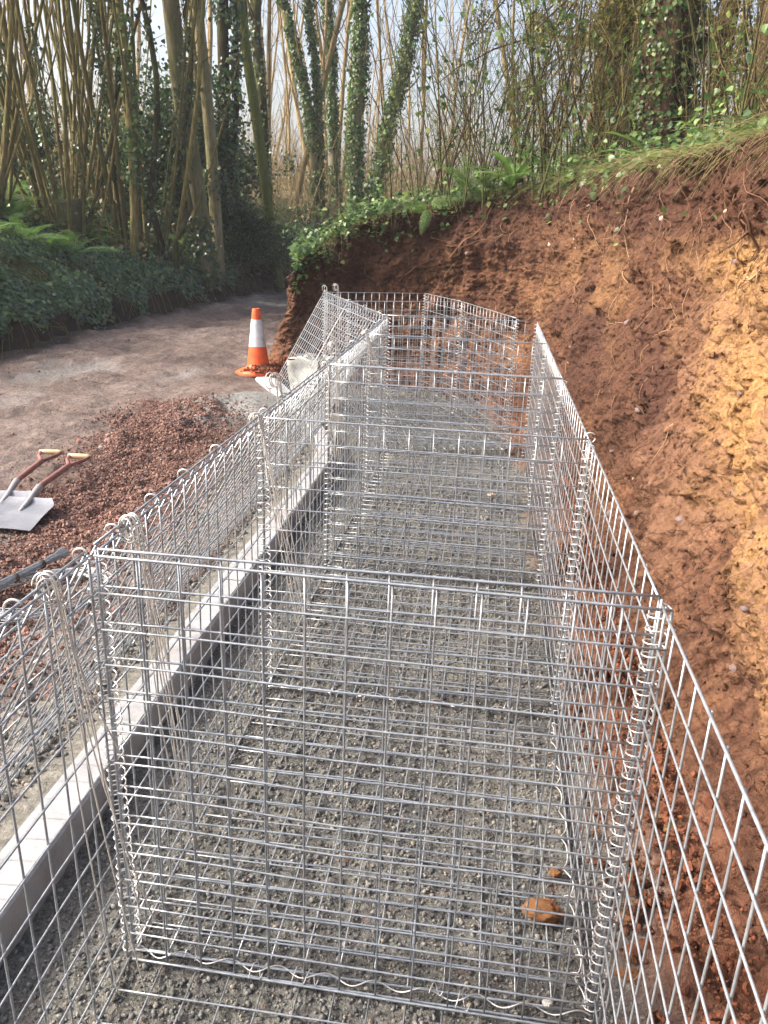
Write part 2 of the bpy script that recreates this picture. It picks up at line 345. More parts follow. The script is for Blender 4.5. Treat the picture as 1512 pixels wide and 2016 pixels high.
# ------------------------------------------------------------------ terrain
def xE(y): return np.interp(y, [-30, -4, 2, 6.6, 10, 14.4, 17, 20, 25, 40, 90], [-5.2, -4.9, -4.7, -4.40, -4.3, -3.75, -2.9, -1.2, 3, 14, 60])
BK = np.array([  # toe x, y, z ; lip x, y, z
 (-.2, 15.5, .25, .4, 15.2, 1.5), (-1.40, 12, .2, -.95, 12, 1.40), (-1.68, 9.6, .15, -1.25, 9.6, 1.28), (-1.76, 8.1, .12, -1.42, 8.1, 1.14),
 (-1.70, 7.3, .09, -1.47, 7.35, 1.02), (-1.42, 6.86, .06, -1.38, 7.12, 1.12), (-1.0, 6.84, .03, -1.18, 7.4, 1.33), (-.5, 6.92, 0, -.72, 7.58, 1.62),
 (.08, 6.86, 0, 0, 7.66, 1.82), (.66, 6.52, 0, .75, 7.5, 1.93), (1.0, 5.8, 0, 1.23, 6.85, 1.98), (1.15, 4.9, 0, 1.46, 5.95, 2.02),
 (1.24, 3.9, 0, 1.62, 4.6, 2.0), (1.27, 2.9, 0, 1.68, 3.4, 1.98), (1.27, 2.0, 0, 1.72, 2.5, 1.96), (1.29, 1.1, 0, 1.76, 1.5, 1.95),
 (1.34, 0, 0, 1.82, .2, 1.95), (1.42, -1.0, 0, 1.9, -1.0, 1.95), (1.5, -2.4, 0, 2.0, -2.4, 1.95)])
LIP = BK[:, 3:]
POLY = np.vstack([LIP[:, :2], [(2.2, -40), (150, -40), (150, 120), (70, 88), (18, 36), (7, 25), (3.4, 20), (1.5, 17.2)]])
def seg_sd(x, y, poly):
    P_ = np.stack([x, y], -1); dmin = np.full(x.shape, 1e9); ins = np.zeros(x.shape, bool)
    for i in range(len(poly)):
        a = poly[i]; b_ = poly[(i+1) % len(poly)]; ab = b_-a
        tt = np.clip(((P_-a) @ ab)/(ab @ ab), 0, 1); d = np.linalg.norm(P_-(a+tt[..., None]*ab), axis=-1); dmin = np.minimum(dmin, d)
        c_ = ((a[1] > y) != (b_[1] > y)); xi = (b_[0]-a[0])*(y-a[1])/(b_[1]-a[1]+1e-12)+a[0]; ins ^= (c_ & (x < xi))
    return np.where(ins, dmin, -dmin)
LP = []
for i in range(len(BK)-1):
    for k in range(4): LP.append(LIP[i]+(LIP[i+1]-LIP[i])*k/4)
LP = np.array(LP)
def h_plat(x, y):
    d2 = (x[..., None]-LP[:, 0])**2+(y[..., None]-LP[:, 1])**2+0.02; wt = d2**-2.0
    z = (wt*LP[:, 2]).sum(-1)/wt.sum(-1); d = np.sqrt(d2.min(-1))
    return z+0.035*np.minimum(d, 60)+0.06*fbm(P3(x, y)*0.7, 3, 5)*np.minimum(d, 1)
def h_lane(x, y): return 0.12+0.012*np.clip(y-6, 0, 20)+0.035*fbm(P3(x*1.3, y*.5), 4, 9)
def h_left(x, y):
    tt = xE(y)-x
    return h_lane(x, y)+np.interp(tt, [0, .12, .5, 1.2, 3, 8, 30, 100], [0, .28, .60, 1.0, 1.58, 2.1, 3.0, 5])+0.07*fbm(P3(x, y)*0.9, 4, 3)*np.clip(tt*2, 0, 1)
def h_all(x, y, trans=True):
    sd = seg_sd(x, y, POLY); hl = h_left(x, y); hp = h_plat(x, y)
    far = sstep(22, 40, np.maximum(np.abs(x), y))
    tr = sstep(.22, .4, sd) if trans else (sd > 0)*1.0
    return hl*(1-tr)+hp*tr
def h1(x, y): return float(h_all(np.array([x]), np.array([y]), False)[0])
KI = lambda y: np.interp(y, [-4, 3.75, 4.35, 5.6, 6.6], [-.28, -.28, -.40, -.98, -1.50])   # kerb inner face
KO = lambda y: np.interp(y, [-4, 3.75, 4.35, 5.6, 6.6], [-.395, -.395, -.53, -1.12, -1.64])  # kerb outer face
xs = np.concatenate([-10-np.geomspace(.3, 140, 26)[::-1], np.arange(-10, 7, .12), 7+np.geomspace(.2, 140, 26)])
ys = np.concatenate([-4-np.geomspace(.5, 50, 8)[::-1], np.arange(-4, 20, .12), 20+np.geomspace(.2, 180, 30)])
X, Y = np.meshgrid(xs, ys, indexing='ij'); Z = h_all(X, Y)
sdp = seg_sd(X, Y, POLY)
inl = (X > xE(Y)+.05) & (sdp < .3) & (Y < 17.2)
Z = np.where(inl, np.where((X > KI(Y)-.35) & (Y < 7.3), -.3, Z-.14), Z)
g = sstep(.15, .35, xE(Y)-X)*(1-sstep(3, 9, xE(Y)-X))+sstep(0, .3, sdp)*(1-sstep(2, 6, sdp))
mb = MB(); mb.add(np.stack([X, Y, Z], -1), grid_faces(len(xs), len(ys)))
mb.build('ground', M_GROUND, kind='structure', attrs={'dark': sstep(-.2, .0, xE(Y)-X)*(1-sstep(.3, .5, xE(Y)-X)), 'field': sstep(38, 50, Y), 'green': np.clip(g, 0, 1)})

# gravel ridge centreline (spoil of red stone between the lane and the kerb)
GR = np.array([(-1.75, 4.9), (-1.62, 4.2), (-1.48, 3.4), (-1.32, 2.6), (-1.2, 1.7), (-1.15, .8), (-1.15, -.4), (-1.2, -2.2)])
def d_gr(x, y):
    P_ = np.stack([x, y], -1); dm = np.full(x.shape, 1e9)
    for i in range(len(GR)-1):
        a = GR[i]; ab = GR[i+1]-a; tt = np.clip(((P_-a) @ ab)/(ab @ ab), 0, 1); dm = np.minimum(dm, np.linalg.norm(P_-(a+tt[..., None]*ab), axis=-1))
    return dm
def gr_f(x, y): return 1-sstep(.15, .62, d_gr(x, y)+.16*fbm(P3(x, y)*3, 3, 31))
def gs_f(x, y):   # spilled concrete near the kerb end
    return 1-sstep(.35, .62, np.hypot((x+1.32)/.9, (y-4.9)/1.5)+.14*fbm(P3(x, y)*2.5, 3, 37))
def lane_h(x, y):
    z = h_lane(x, y)
    rut = np.abs(x-xE(y)-.9)
    z = z-.035*np.exp(-(rut/.25)**2)-.03*np.exp(-((x-xE(y)-2.3)/.28)**2)*sstep(5, 8, y)
    z = z+.018*fbm(P3(x, y)*5, 4, 12)+.009*np.abs(fbm(P3(x, y)*16, 3, 13))
    z = z+gr_f(x, y)*(-.01+.03*fbm(P3(x, y)*4, 3, 15)+.015*fbm(P3(x, y)*20, 2, 16))
    z = z+gs_f(x, y)*.02
    z = z+.10*(1-sstep(0, .35, x-xE(y)))*(.5+.5*fbm(P3(x, y)*4, 3, 17))
    k = 1-sstep(.0, .35, KO(y)-x)
    return z*(1-k*(y < 6.8))+(.105)*k*(y < 6.8)
def lane_piece(xs, ys):
    X, Y = np.meshgrid(xs, ys, indexing='ij'); Z = lane_h(X, Y)
    right = np.where(Y < 6.55, KO(Y)+.012, np.interp(Y, [6.55, 6.9, 7.4, 12, 15, 18], [-1.2, -1.2, -1.5, -1.2, -.2, 1.5]))
    mask = (X < right) & (X > xE(Y)-.12)
    return X, Y, Z, mask
gx = np.arange(-5.2, -.36, .022); gy = np.concatenate([np.arange(-2, 5, .022), np.arange(5, 18, .035)])
X, Y, Z, mask = lane_piece(gx, gy)
mb = MB(); mb.add(np.stack([X, Y, Z], -1), grid_faces(len(gx), len(gy), mask))
greyn = sstep(.15, .55, fbm(P3(X*.9, Y*.45), 4, 41))*.55
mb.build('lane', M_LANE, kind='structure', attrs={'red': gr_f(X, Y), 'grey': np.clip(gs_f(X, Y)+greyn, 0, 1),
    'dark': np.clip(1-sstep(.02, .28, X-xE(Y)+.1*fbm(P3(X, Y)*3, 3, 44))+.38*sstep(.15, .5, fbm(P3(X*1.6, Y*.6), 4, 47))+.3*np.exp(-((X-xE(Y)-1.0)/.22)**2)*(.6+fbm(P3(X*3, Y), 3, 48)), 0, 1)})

# lean concrete base of the trench
def base_h(x, y): return .012*fbm(P3(x, y)*3, 3, 51)+.0065*fbm(P3(x, y)*38, 3, 52, .65)
gx = np.arange(-1.75, 1.85, .011); gy = np.concatenate([np.arange(-1.7, 2.2, .011), np.arange(2.2, 7.4, .022)])
X, Y = np.meshgrid(gx, gy, indexing='ij')
redr = sstep(1.08, 1.34, X+.12*fbm(P3(X, Y)*5, 3, 55)-np.interp(Y, [0, 3, 5, 7], [0, -.08, -.25, -.6]))
Z = base_h(X, Y)+redr*(.05+.03*fbm(P3(X, Y)*9, 3, 56)+.018*np.abs(fbm(P3(X, Y)*26, 3, 57)))
mask = (X > KI(Y)-.03) & (Y < 7.3)
mb = MB(); mb.add(np.stack([X, Y, Z], -1), grid_faces(len(gx), len(gy), mask))
mb.build('trench_floor', M_BASE, kind='structure', attrs={'red': redr})
# aggregate lumps
mb = MB()
N = 52000; px = rng.uniform(-.27, 1.3, N); py = -1.5+rng.random(N)**1.35*4.6
stones(mb, P3(px, py, base_h(px, py)+.001), rng.gamma(4, .0023, N).clip(.004, .018), .6, .3)
N = 3500; px = rng.uniform(-.27, 1.2, N); py = rng.uniform(3, 6.6, N); k = px > KI(py)+.01
stones(mb, P3(px[k], py[k], base_h(px[k], py[k])+.001), rng.uniform(.012, .025, k.sum()), .6, .25)
mb.build('concrete_aggregate', M_NUB, kind='stuff', label='rough dark grey aggregate of the lean concrete trench floor', category='aggregate', smooth=True)

# ------------------------------------------------------------------ cut bank
seglen = np.linalg.norm(np.diff(BK[:, :2], axis=0)+np.diff(BK[:, 3:5], axis=0), axis=1)/2
S = np.concatenate([[0], np.cumsum(seglen)])
def catmull(sv):
    out = np.empty((len(sv), 6))
    i = np.clip(np.searchsorted(S, sv, side='right')-1, 0, len(S)-2); t_ = ((sv-S[i])/(S[i+1]-S[i]))[:, None]
    p0 = BK[np.maximum(i-1, 0)]; p1 = BK[i]; p2 = BK[i+1]; p3 = BK[np.minimum(i+2, len(BK)-1)]
    return .5*((2*p1)+(-p0+p2)*t_+(2*p0-5*p1+4*p2-p3)*t_**2+(-p0+3*p1-3*p2+p3)*t_**3)
sa = S[3]; sb = S[12]
sv = np.concatenate([np.arange(0, sa, .05), np.arange(sa, sb, .016), np.arange(sb, S[-1], .0095)])
C = catmull(sv); toe = C[:, :3]; lip = C[:, 3:]
tan = np.gradient(toe[:, :2]*.5+lip[:, :2]*.5, axis=0); tan /= np.linalg.norm(tan, axis=1, keepdims=True)
k_ = 25; ker = np.ones(k_)/k_
tan = np.stack([np.convolve(np.pad(tan[:, i], k_//2, 'edge'), ker, 'valid') for i in (0, 1)], 1); tan = unit(tan)
out2 = np.stack([tan[:, 1], -tan[:, 0]], 1)     # towards the void
# path runs far road -> nose -> back -> right: void lies on the right-hand side of travel
tr = np.concatenate([np.linspace(-.08, 1, 210), ])
ntop = 16
def bank_pt(ci, tt):
    """ci column index array, tt height fraction"""
    T_, L_, n_ = toe[ci], lip[ci], out2[ci]
    prof = np.interp(tt, [-.1, 0, .12, .5, .85, 1], [-.06, 0, .42, .80, .96, 1.0])
    base_ = T_[:, :2]*(1-prof[:, None])+L_[:, :2]*prof[:, None]
    z = T_[:, 2]*(1-tt)+L_[:, 2]*tt
    p = np.stack([base_[:, 0], base_[:, 1], z], -1)
    ss = sv[ci]; back = sstep(S[6]-.2, S[7], ss)*(1-sstep(S[10], S[11], ss)); right = sstep(S[11], S[13], ss)
    d = .085*fbm(p*1.3, 3, 61)+.05*fbm(p*3.4, 3, 62)
    d = d+(.3+back)*.08*(np.abs(vn(np.stack([ss*7.5, z*.6, 0*z], -1), 63))-.3)*np.clip((1-tt)*3, 0, 1)
    d = d+.026*fbm(p*9, 3, 64)+.013*(1-np.abs(fbm(p*20, 2, 65))*1.6)
    big = np.clip(fbm(p*np.array([2.2, 2.2, 1.5]), 2, 66)-.25, 0, 1); d = d-.12*big
    # broken steps: quantised noise gives spade faces
    qn = vn(p*5.5, 67); d = d+.036*(np.round(qn*3)/3-qn*.4)
    qn = vn(p*np.array([13, 13, 10]), 77); d = d+.020*(np.round(qn*2.5)/2.5-qn*.3)
    d = d+.05*sstep(.82, 1., tt)*(.4+fbm(p*4, 2, 68))     # crumbling overhang
    d = d+.017*fbm(p*34, 2, 69)
    hole = np.zeros_like(d)
    for hs, hz, hr in HOLES:
        rr = np.hypot((ss-hs), (z-hz)*1.3); hole = hole+np.exp(-(rr/hr)**4)
    d = d-.11*np.clip(hole, 0, 1)
    p[:, :2] += n_*d[:, None]
    p[:, 2] += .02*fbm(p*8+5, 2, 70)*np.clip(tt*4, 0, 1)
    return p, d
HOLES = [(S[14]+.15, 1.22, .055), (S[13]-.1, 1.5, .07), (S[15]+.1, .9, .05), (S[8]-.7, 1.05, .16), (S[12]+.1, 1.05, .05), (S[14]+.5, .75, .04)]
nc = len(sv); rows = []; D_ = []
for tt in tr:
    p, d = bank_pt(np.arange(nc), np.full(nc, tt)); rows.append(p); D_.append(d)
lastp = rows[-1].copy()
for k in range(1, ntop+1):
    e = .55*(k/ntop)**1.3
    p = lastp.copy(); p[:, :2] -= out2*e
    hp = h_plat(p[:, 0], p[:, 1])+.015-.05*sstep(.3, .55, np.full(nc, e))
    bl = sstep(0, .25, np.full(nc, e))
    p[:, 2] = lastp[:, 2]*(1-bl)+hp*bl+.03*fbm(p*7, 3, 71)*(1-bl)+.02*bl*fbm(p*5, 2, 72)
    rows.append(p); D_.append(np.zeros(nc))
G = np.array(rows).transpose(1, 0, 2)        # columns, rows
SS = np.broadcast_to(sv[:, None], G.shape[:2]); TT = np.broadcast_to(np.concatenate([tr, np.full(ntop, 1.05)])[None], G.shape[:2])
zz = G[..., 2]
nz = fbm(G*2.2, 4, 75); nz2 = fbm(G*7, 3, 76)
ochre = sstep(S[13]+.40, S[13]+.95, SS-1.1*np.clip(1.3-zz, -.2, 1)+.16*nz2+.15*nz)*(1-sstep(S[16], S[17], SS))*sstep(.38, .75, zz+.25*nz)*(1-sstep(1.45, 1.72, zz+.2*nz))*.9  # yellow clay colour, with part of the bank's sun patch painted in
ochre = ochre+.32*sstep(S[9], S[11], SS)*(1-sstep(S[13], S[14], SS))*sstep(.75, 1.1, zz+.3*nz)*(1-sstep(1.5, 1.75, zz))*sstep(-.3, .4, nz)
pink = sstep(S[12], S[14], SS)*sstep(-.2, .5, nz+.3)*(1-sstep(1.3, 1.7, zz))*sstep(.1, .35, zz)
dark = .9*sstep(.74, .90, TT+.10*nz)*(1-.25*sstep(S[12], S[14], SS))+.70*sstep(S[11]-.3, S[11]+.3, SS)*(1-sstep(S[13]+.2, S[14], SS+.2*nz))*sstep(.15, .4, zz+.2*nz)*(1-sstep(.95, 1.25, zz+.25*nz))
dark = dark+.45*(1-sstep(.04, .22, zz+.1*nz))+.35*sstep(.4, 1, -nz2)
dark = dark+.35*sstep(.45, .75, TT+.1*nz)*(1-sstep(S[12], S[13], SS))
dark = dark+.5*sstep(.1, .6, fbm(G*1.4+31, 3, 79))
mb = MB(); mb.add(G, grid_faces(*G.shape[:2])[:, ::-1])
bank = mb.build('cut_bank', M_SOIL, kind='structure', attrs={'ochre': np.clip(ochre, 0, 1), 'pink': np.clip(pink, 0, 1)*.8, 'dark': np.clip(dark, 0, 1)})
# clods on the face and along its toe
mb = MB(); ca = []
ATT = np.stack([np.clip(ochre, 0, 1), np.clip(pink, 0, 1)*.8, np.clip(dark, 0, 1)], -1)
def face_clods(N, c0, p, szr, off=.004):
    ci = rng.integers(int(nc*c0), nc-1, N); ri = (rng.random(N)**p*206).astype(int)+3
    keep = vn(G[ci, ri]*2.6, 88)+.9*rng.random(N) > .35; ci, ri = ci[keep], ri[keep]; n_ = len(ci)
    sz = rng.uniform(szr[0], szr[1], n_)*(1+(ri < 30)*.5)
    q = G[ci, ri].copy(); q[:, :2] -= out2[ci]*sz[:, None]*.15
    stones(mb, q, sz, .5, .35, rnd=rng.random(n_)); ca.append(np.repeat(ATT[ci, ri], 12, 0))
face_clods(9000, .30, 1.1, (.006, .016)); face_clods(5200, .25, 1.4, (.012, .028)); face_clods(900, .12, 1.8, (.025, .05)); face_clods(2500, .2, .5, (.012, .04)); face_clods(9000, .45, 4.0, (.008, .026)); face_clods(1500, .5, 4.0, (.02, .045))
N = 2200; ci = rng.integers(int(nc*.2), nc-1, N); e = np.abs(rng.normal(0, .10, N)).clip(0, .22); q = toe[ci].copy(); q[:, :2] += out2[ci]*e[:, None]; q[:, 2] += .02+.05*np.exp(-e/.1)*rng.random(N)
stones(mb, q, rng.gamma(3, .008, N).clip(.008, .055), .5, .35); ca.append(np.repeat(np.stack([rng.random(N)*.5*(rng.random(N) < .3), rng.random(N)*.4, rng.random(N)*.5], 1), 12, 0))
N = 1500; ci = rng.integers(int(nc*.25), nc-1, N); ri = 209+rng.integers(0, 6, N); q = G[ci, ri].copy(); q[:, 2] += .003
stones(mb, q, rng.uniform(.015, .05, N), .5, .35); ca.append(np.repeat(ATT[ci, ri], 12, 0))
ca = np.concatenate(ca)
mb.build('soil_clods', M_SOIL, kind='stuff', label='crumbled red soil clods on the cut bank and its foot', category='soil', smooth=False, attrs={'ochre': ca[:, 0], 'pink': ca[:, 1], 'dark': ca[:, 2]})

mb = MB(); N = 9000; yv = rng.uniform(-1.4, 6.3, N); xc = np.interp(yv, [-2, 0, 3, 5, 6.3], [1.42, 1.32, 1.26, 1.1, .75]); xv = xc+.03-np.abs(rng.normal(0, .12, N))+np.maximum(rng.normal(0, .05, N), 0); k = xv > np.interp(yv, [-2, 4, 6.3], [1.05, 1.03, .4])
xv, yv = xv[k], yv[k]; n_ = len(xv)
stones(mb, P3(xv, yv, .015+.05*sstep(1.1, 1.34, xv)*1.1+.02*rng.random(n_)), rng.gamma(1.8, .0062, n_).clip(.004, .045), .5, .35, rnd=rng.beta(2, 4, n_)*.8)
mb.build('soil_crumbs', M_CLOD, kind='stuff', label='loose red soil crumbs fallen between the baskets and the bank', category='soil', smooth=False)

# roots: each larger one a part of the bank
def root_path(ci, ri, dx, dz, n=14, wob=.02, off=.012):
    pts = []
    c0, r0 = float(ci), float(ri); a = math.atan2(dz, dx); L = math.hypot(dx, dz)/n
    for k in range(n):
        c1 = int(np.clip(c0, 0, nc-1)); r1 = int(np.clip(r0, 2, 212))
        p = G[c1, r1].copy(); p[:2] += out2[c1]*(off+.014*math.sin(k*.9+ci)); pts.append(p)
        a += random.gauss(0, .24)
        step = L; ds = max(1e-3, np.linalg.norm(toe[min(c1+1, nc-1), :2]-toe[c1, :2]))
        c0 += math.cos(a)*step/ds; r0 = min(r0+math.sin(a)*step/.0093, 207)
    p = np.array(pts); 
    for _ in range(1): p[1:-1] = (p[:-2]+2*p[1:-1]+p[2:])/4
    return p
def col_at(s_): return int(np.searchsorted(sv, s_))
big_roots = [(S[8]+.2, 1.32, .5, .5, .010), (S[8]-.3, 1.05, .35, .2, .009), (S[7], 1.15, .4, -.5, .007), (S[6]+.2, 1.2, .3, -.4, .006),
  (S[9], 1.55, -.6, -.45, .008), (S[10], 1.2, -.25, -.25, .012), (S[11], 1.05, -.3, .14, .012), (S[11]+.2, 1.2, -.12, -.5, .006), (S[11]+.28, 1.1, .05, -.5, .005),
  (S[14]+.1, 1.72, .05, -.34, .008), (S[14]+.1, 1.74, -.25, -.2, .007), (S[14]+.3, 1.45, .3, -.1, .006), (S[15], 1.18, .25, .08, .006), (S[13]-.1, 1.5, .28, .1, .006),
  (S[13], 1.25, -.2, -.12, .005), (S[12], 1.9, -.55, -.6, .007), (S[12]+.1, 1.95, -.5, -.7, .005), (S[13]+.1, 1.15, -.3, -.25, .005), (S[15]+.3, 1.5, .1, -.4, .006), (S[16]-.2, 1.3, -.3, .1, .006)]
for (s_, z_, dx, dz, rr) in big_roots:
    n = 16; ci_ = col_at(s_); ri_ = int(z_/lip[ci_, 2]*195)+14
    mb = MB(); p = root_path(ci_, ri_, dx, dz, n); rv = random.random()
    tube(mb, p, np.linspace(rr, rr*.3, n), 6, rnd=rv)
    for q in range(3):
        k = random.randint(3, n-4); d0 = unit(np.array([random.gauss(0, 1), random.gauss(0, 1), -1.2])); L = random.uniform(.06, .2)
        pp = p[k]+np.outer(np.linspace(0, L, 6), d0)+np.cumsum(rng.normal(0, .006, (6, 3)), 0); tube(mb, pp, np.linspace(rr*.5, rr*.15, 6), 4, rnd=rv)
    mb.build('root', M_ROOT, bank)
mb = MB()
for k in range(420):
    ci_ = random.randint(int(nc*.15), nc-5); ri_ = random.choice([random.randint(150, 208), random.randint(150, 210), random.randint(60, 200)])
    L = random.uniform(.08, .4)
    tube(mb, root_path(ci_, ri_, random.gauss(0, .12), -L, 9, off=random.uniform(.006, .03)), np.linspace(random.uniform(.0012, .003), .0007, 9), 4, rnd=random.uniform(0, 1), cap=False)
mb.build('fine_roots', M_ROOT, bank, kind='stuff')
def rock(name, p, size, m_, parent=None, seed=0, sub=2, amp=.28, **kw):
    import bmesh
    bm = bmesh.new(); bmesh.ops.create_icosphere(bm, subdivisions=sub+1, radius=.5)
    V = np.array([v.co[:] for v in bm.verts]); n = V*(1+amp*fbm(V*3+seed, 3, seed)[:, None]+.12*fbm(V*11+seed, 2, seed+3)[:, None])
    for v, c_ in zip(bm.verts, n*np.array(size)): v.co = c_
    me = bpy.data.meshes.new(name); bm.to_mesh(me); bm.free(); me.materials.append(m_)
    me.polygons.foreach_set('use_smooth', np.ones(len(me.polygons), bool))
    o = link(name, me, parent, **kw); o.location = p; return o
for i, (s_, z_, sz, mt) in enumerate([(S[11]-.35, 1.55, (.07, .05, .06), M_STONE), (S[11]-.3, 1.48, (.05, .05, .05), M_STONE), (S[12]-.2, 1.34, (.04, .04, .03), M_STONE), (S[12]-.2, 1.27, (.035, .04, .035), M_STONE),
     (S[12]+.35, .62, (.07, .05, .05), M_DUSK), (S[12]+.5, .40, (.08, .06, .05), M_DUSK), (S[13]+.1, .72, (.07, .06, .045), M_DUSK), (S[14]-.2, .35, (.06, .05, .04), M_DUSK), (S[14]+.3, .5, (.05, .05, .04), M_DUSK),
     (S[10]+.2, 1.5, (.06, .05, .06), M_STONE), (S[12]-.3, .95, (.05, .04, .04), M_DUSK), (S[15]-.1, .6, (.06, .04, .05), M_DUSK), (S[15]+.2, .3, (.09, .07, .06), M_DUSK)]):
    ci_ = col_at(s_); p = G[ci_, int(z_/lip[ci_, 2]*195)+14]
    rock('stone', tuple(p-np.array([out2[ci_][0], out2[ci_][1], 0])*.018), tuple(np.array(sz)*.85), mt, bank, seed=i+3, sub=1)

gs = random.Random(3)
for i in range(46):
    ci_ = col_at(gs.uniform(S[6], S[16])); ri_ = int(14+190*gs.random()**1.3); sz = gs.uniform(.02, .065); p = G[ci_, ri_]
    rock('stone', (p[0]-out2[ci_][0]*sz*.12, p[1]-out2[ci_][1]*sz*.12, p[2]), (sz, sz*gs.uniform(.6, .9), sz*gs.uniform(.5, .8)), M_DUSK if gs.random() < .93 else M_STONE, bank, seed=50+i, sub=0)

# ------------------------------------------------------------------ kerb
def ribbon_box(mb, cl, wd, z0, z1, bev=.01):
    """box along a plan polyline with bevelled top edges"""
    cl = np.asarray(cl, float); d = unit(np.gradient(cl, axis=0)); n = np.stack([-d[:, 1], d[:, 0]], 1); zz0 = np.broadcast_to(z0, len(cl)); zz1 = np.broadcast_to(z1, len(cl))
    prof = [(-wd/2, 0, 0), (-wd/2, 1, -bev), (-wd/2+bev*.8, 1, 0), (wd/2-bev*.8, 1, 0), (wd/2, 1, -bev), (wd/2, 0, 0)]
    V = []
    for o_, w_, dz in prof:
        V.append(np.column_stack([cl+n*o_, zz0*(1-w_)+zz1*w_+dz]))
    V = np.array(V).transpose(1, 0, 2); nn, k = V.shape[:2]
    i = np.arange(nn-1)[:, None]*k; j = np.arange(k-1)[None]
    q = np.stack([i+j, i+j+1, i+k+j+1, i+k+j], -1).reshape(-1, 4)
    a = 0; e = (nn-1)*k
    q = np.vstack([q, [a, a+5, a+4, a+1], [a+1, a+4, a+3, a+2], [e, e+1, e+4, e+5], [e+1, e+2, e+3, e+4]])
    mb.add(V.reshape(-1, 3), q)
kerb = thing('concrete_kerb', 'long pale grey concrete kerb line running beside the gabion baskets', 'kerb')
ky = [-1.9, -1.0, -.085, .83, 1.745, 2.66, 3.575]
for i in range(len(ky)-1):
    mb = MB(); a = ky[i]+.003; b_ = ky[i+1]-.003; cl = [(-.3375+random.uniform(-.002, .002), a+(b_-a)*k/3) for k in range(4)]
    ribbon_box(mb, cl, .115, -.04, .12+random.uniform(-.001, .001)); mb.build('kerb_stone', M_KERB, kerb, smooth=False)
pl = [(-.3375, 3.58), (-.36, 3.9), (-.47, 4.3), (-.65, 4.75), (-.86, 5.2), (-1.06, 5.6)]
for i in range(2):
    mb = MB(); seg = pl[i*2+(1 if i else 0):][:4 if i else 4]; seg = pl[0:4] if i == 0 else pl[3:6]
    seg = np.array(seg, float); d = unit(seg[-1]-seg[0]); seg[0] += d*.004; seg[-1] -= d*.004
    ribbon_box(mb, seg, .115, -.04, .125); mb.build('kerb_stone', M_KERB, kerb, smooth=False)
# end kerb: a half-batter piece rising, wider and tilted, ends by the cone
dk = thing('dropped_kerb', 'short pale sloping end kerb lying in wet concrete just before the traffic cone', 'kerb')
cl = np.array([(-1.075, 5.62), (-1.2, 5.8), (-1.34, 6.05), (-1.52, 6.38)])
mb = MB(); ribbon_box(mb, cl[:2], .15, 0, [.145, .175], .03); mb.build('kerb_stone', M_KERB, dk, smooth=False)
mb = MB(); ribbon_box(mb, np.vstack([cl[1]+(cl[2]-cl[1])*.015, cl[2:]]), .16, 0, [.176, .18, .13], .035); mb.build('kerb_stone', M_KERB, dk, smooth=False)
# haunch of mortar behind the kerb
gx = np.linspace(0, 1, 30); gy = np.arange(-1.9, 5.5, .02); A, Yh = np.meshgrid(gx, gy, indexing='ij')
Xh = KO(Yh)+.004-A*(.30+.09*fbm(P3(0*Yh, Yh*2), 3, 81)); Zh = lane_h(Xh, Yh)*sstep(.5, 1, A)+(.105-.0*A)*(1-sstep(.5, 1, A))+.006*(1-A)**2-.012*sstep(.7, 1, A)+.001+.006*fbm(P3(Xh, Yh)*30, 3, 82)*sstep(0, .2, A)
mb = MB(); mb.add(np.stack([Xh, Yh, Zh], -1), grid_faces(*Xh.shape)[:, ::-1])
mb.build('kerb_haunch', M_HAUNCH, kind='structure', attrs={'red': np.clip(sstep(.6, 1, A+.3*fbm(P3(Xh, Yh)*6, 3, 83)), 0, 1)})
mb = MB(); N = 9000; yv = rng.uniform(-1.6, 5.3, N); e = .035+rng.gamma(2, .09, N); xv = KO(yv)-e; k = e < .6
stones(mb, P3(xv[k], yv[k], np.interp(e[k], [0, .3, .6], [.112, .12, .13])-.002), rng.gamma(3, .0042, k.sum()).clip(.005, .035), .5, .3)
mb.build('haunch_rubble', M_NUB, kind='stuff', label='rough grey concrete crumbs behind the kerb', category='rubble')
# gravel stones
mb = MB(); N = 90000; i = rng.integers(0, len(GR)-1, N); t_ = rng.random(N)[:, None]
q = GR[i]*(1-t_)+GR[i+1]*t_; q = q+rng.normal(0, .33, (N, 2)); k = (q[:, 0] < KO(q[:, 1])-.1) & (rng.random(N) < gr_f(q[:, 0], q[:, 1])+.10); q = q[k]
stones(mb, P3(q[:, 0], q[:, 1], lane_h(q[:, 0], q[:, 1])+.004), rng.gamma(2.0, .0044, len(q)).clip(.005, .055), .5, .3)
N = 16000; q = np.stack([rng.uniform(-4.6, -.8, N), rng.uniform(-1, 12, N)], 1); k = (q[:, 0] < KO(q[:, 1])-.2) & (rng.random(N) < .12+sstep(0, .5, fbm(P3(q[:, 0]*1.6, q[:, 1]*.6), 4, 47))); q = q[k]
stones(mb, P3(q[:, 0], q[:, 1], lane_h(q[:, 0], q[:, 1])+.002), rng.gamma(1.8, .0048, len(q)).clip(.006, .06), .5, .3)
mb.build('red_gravel', M_GRAVEL, kind='stuff', label='loose red broken stone heaped between the lane and the kerb', category='gravel', smooth=False)

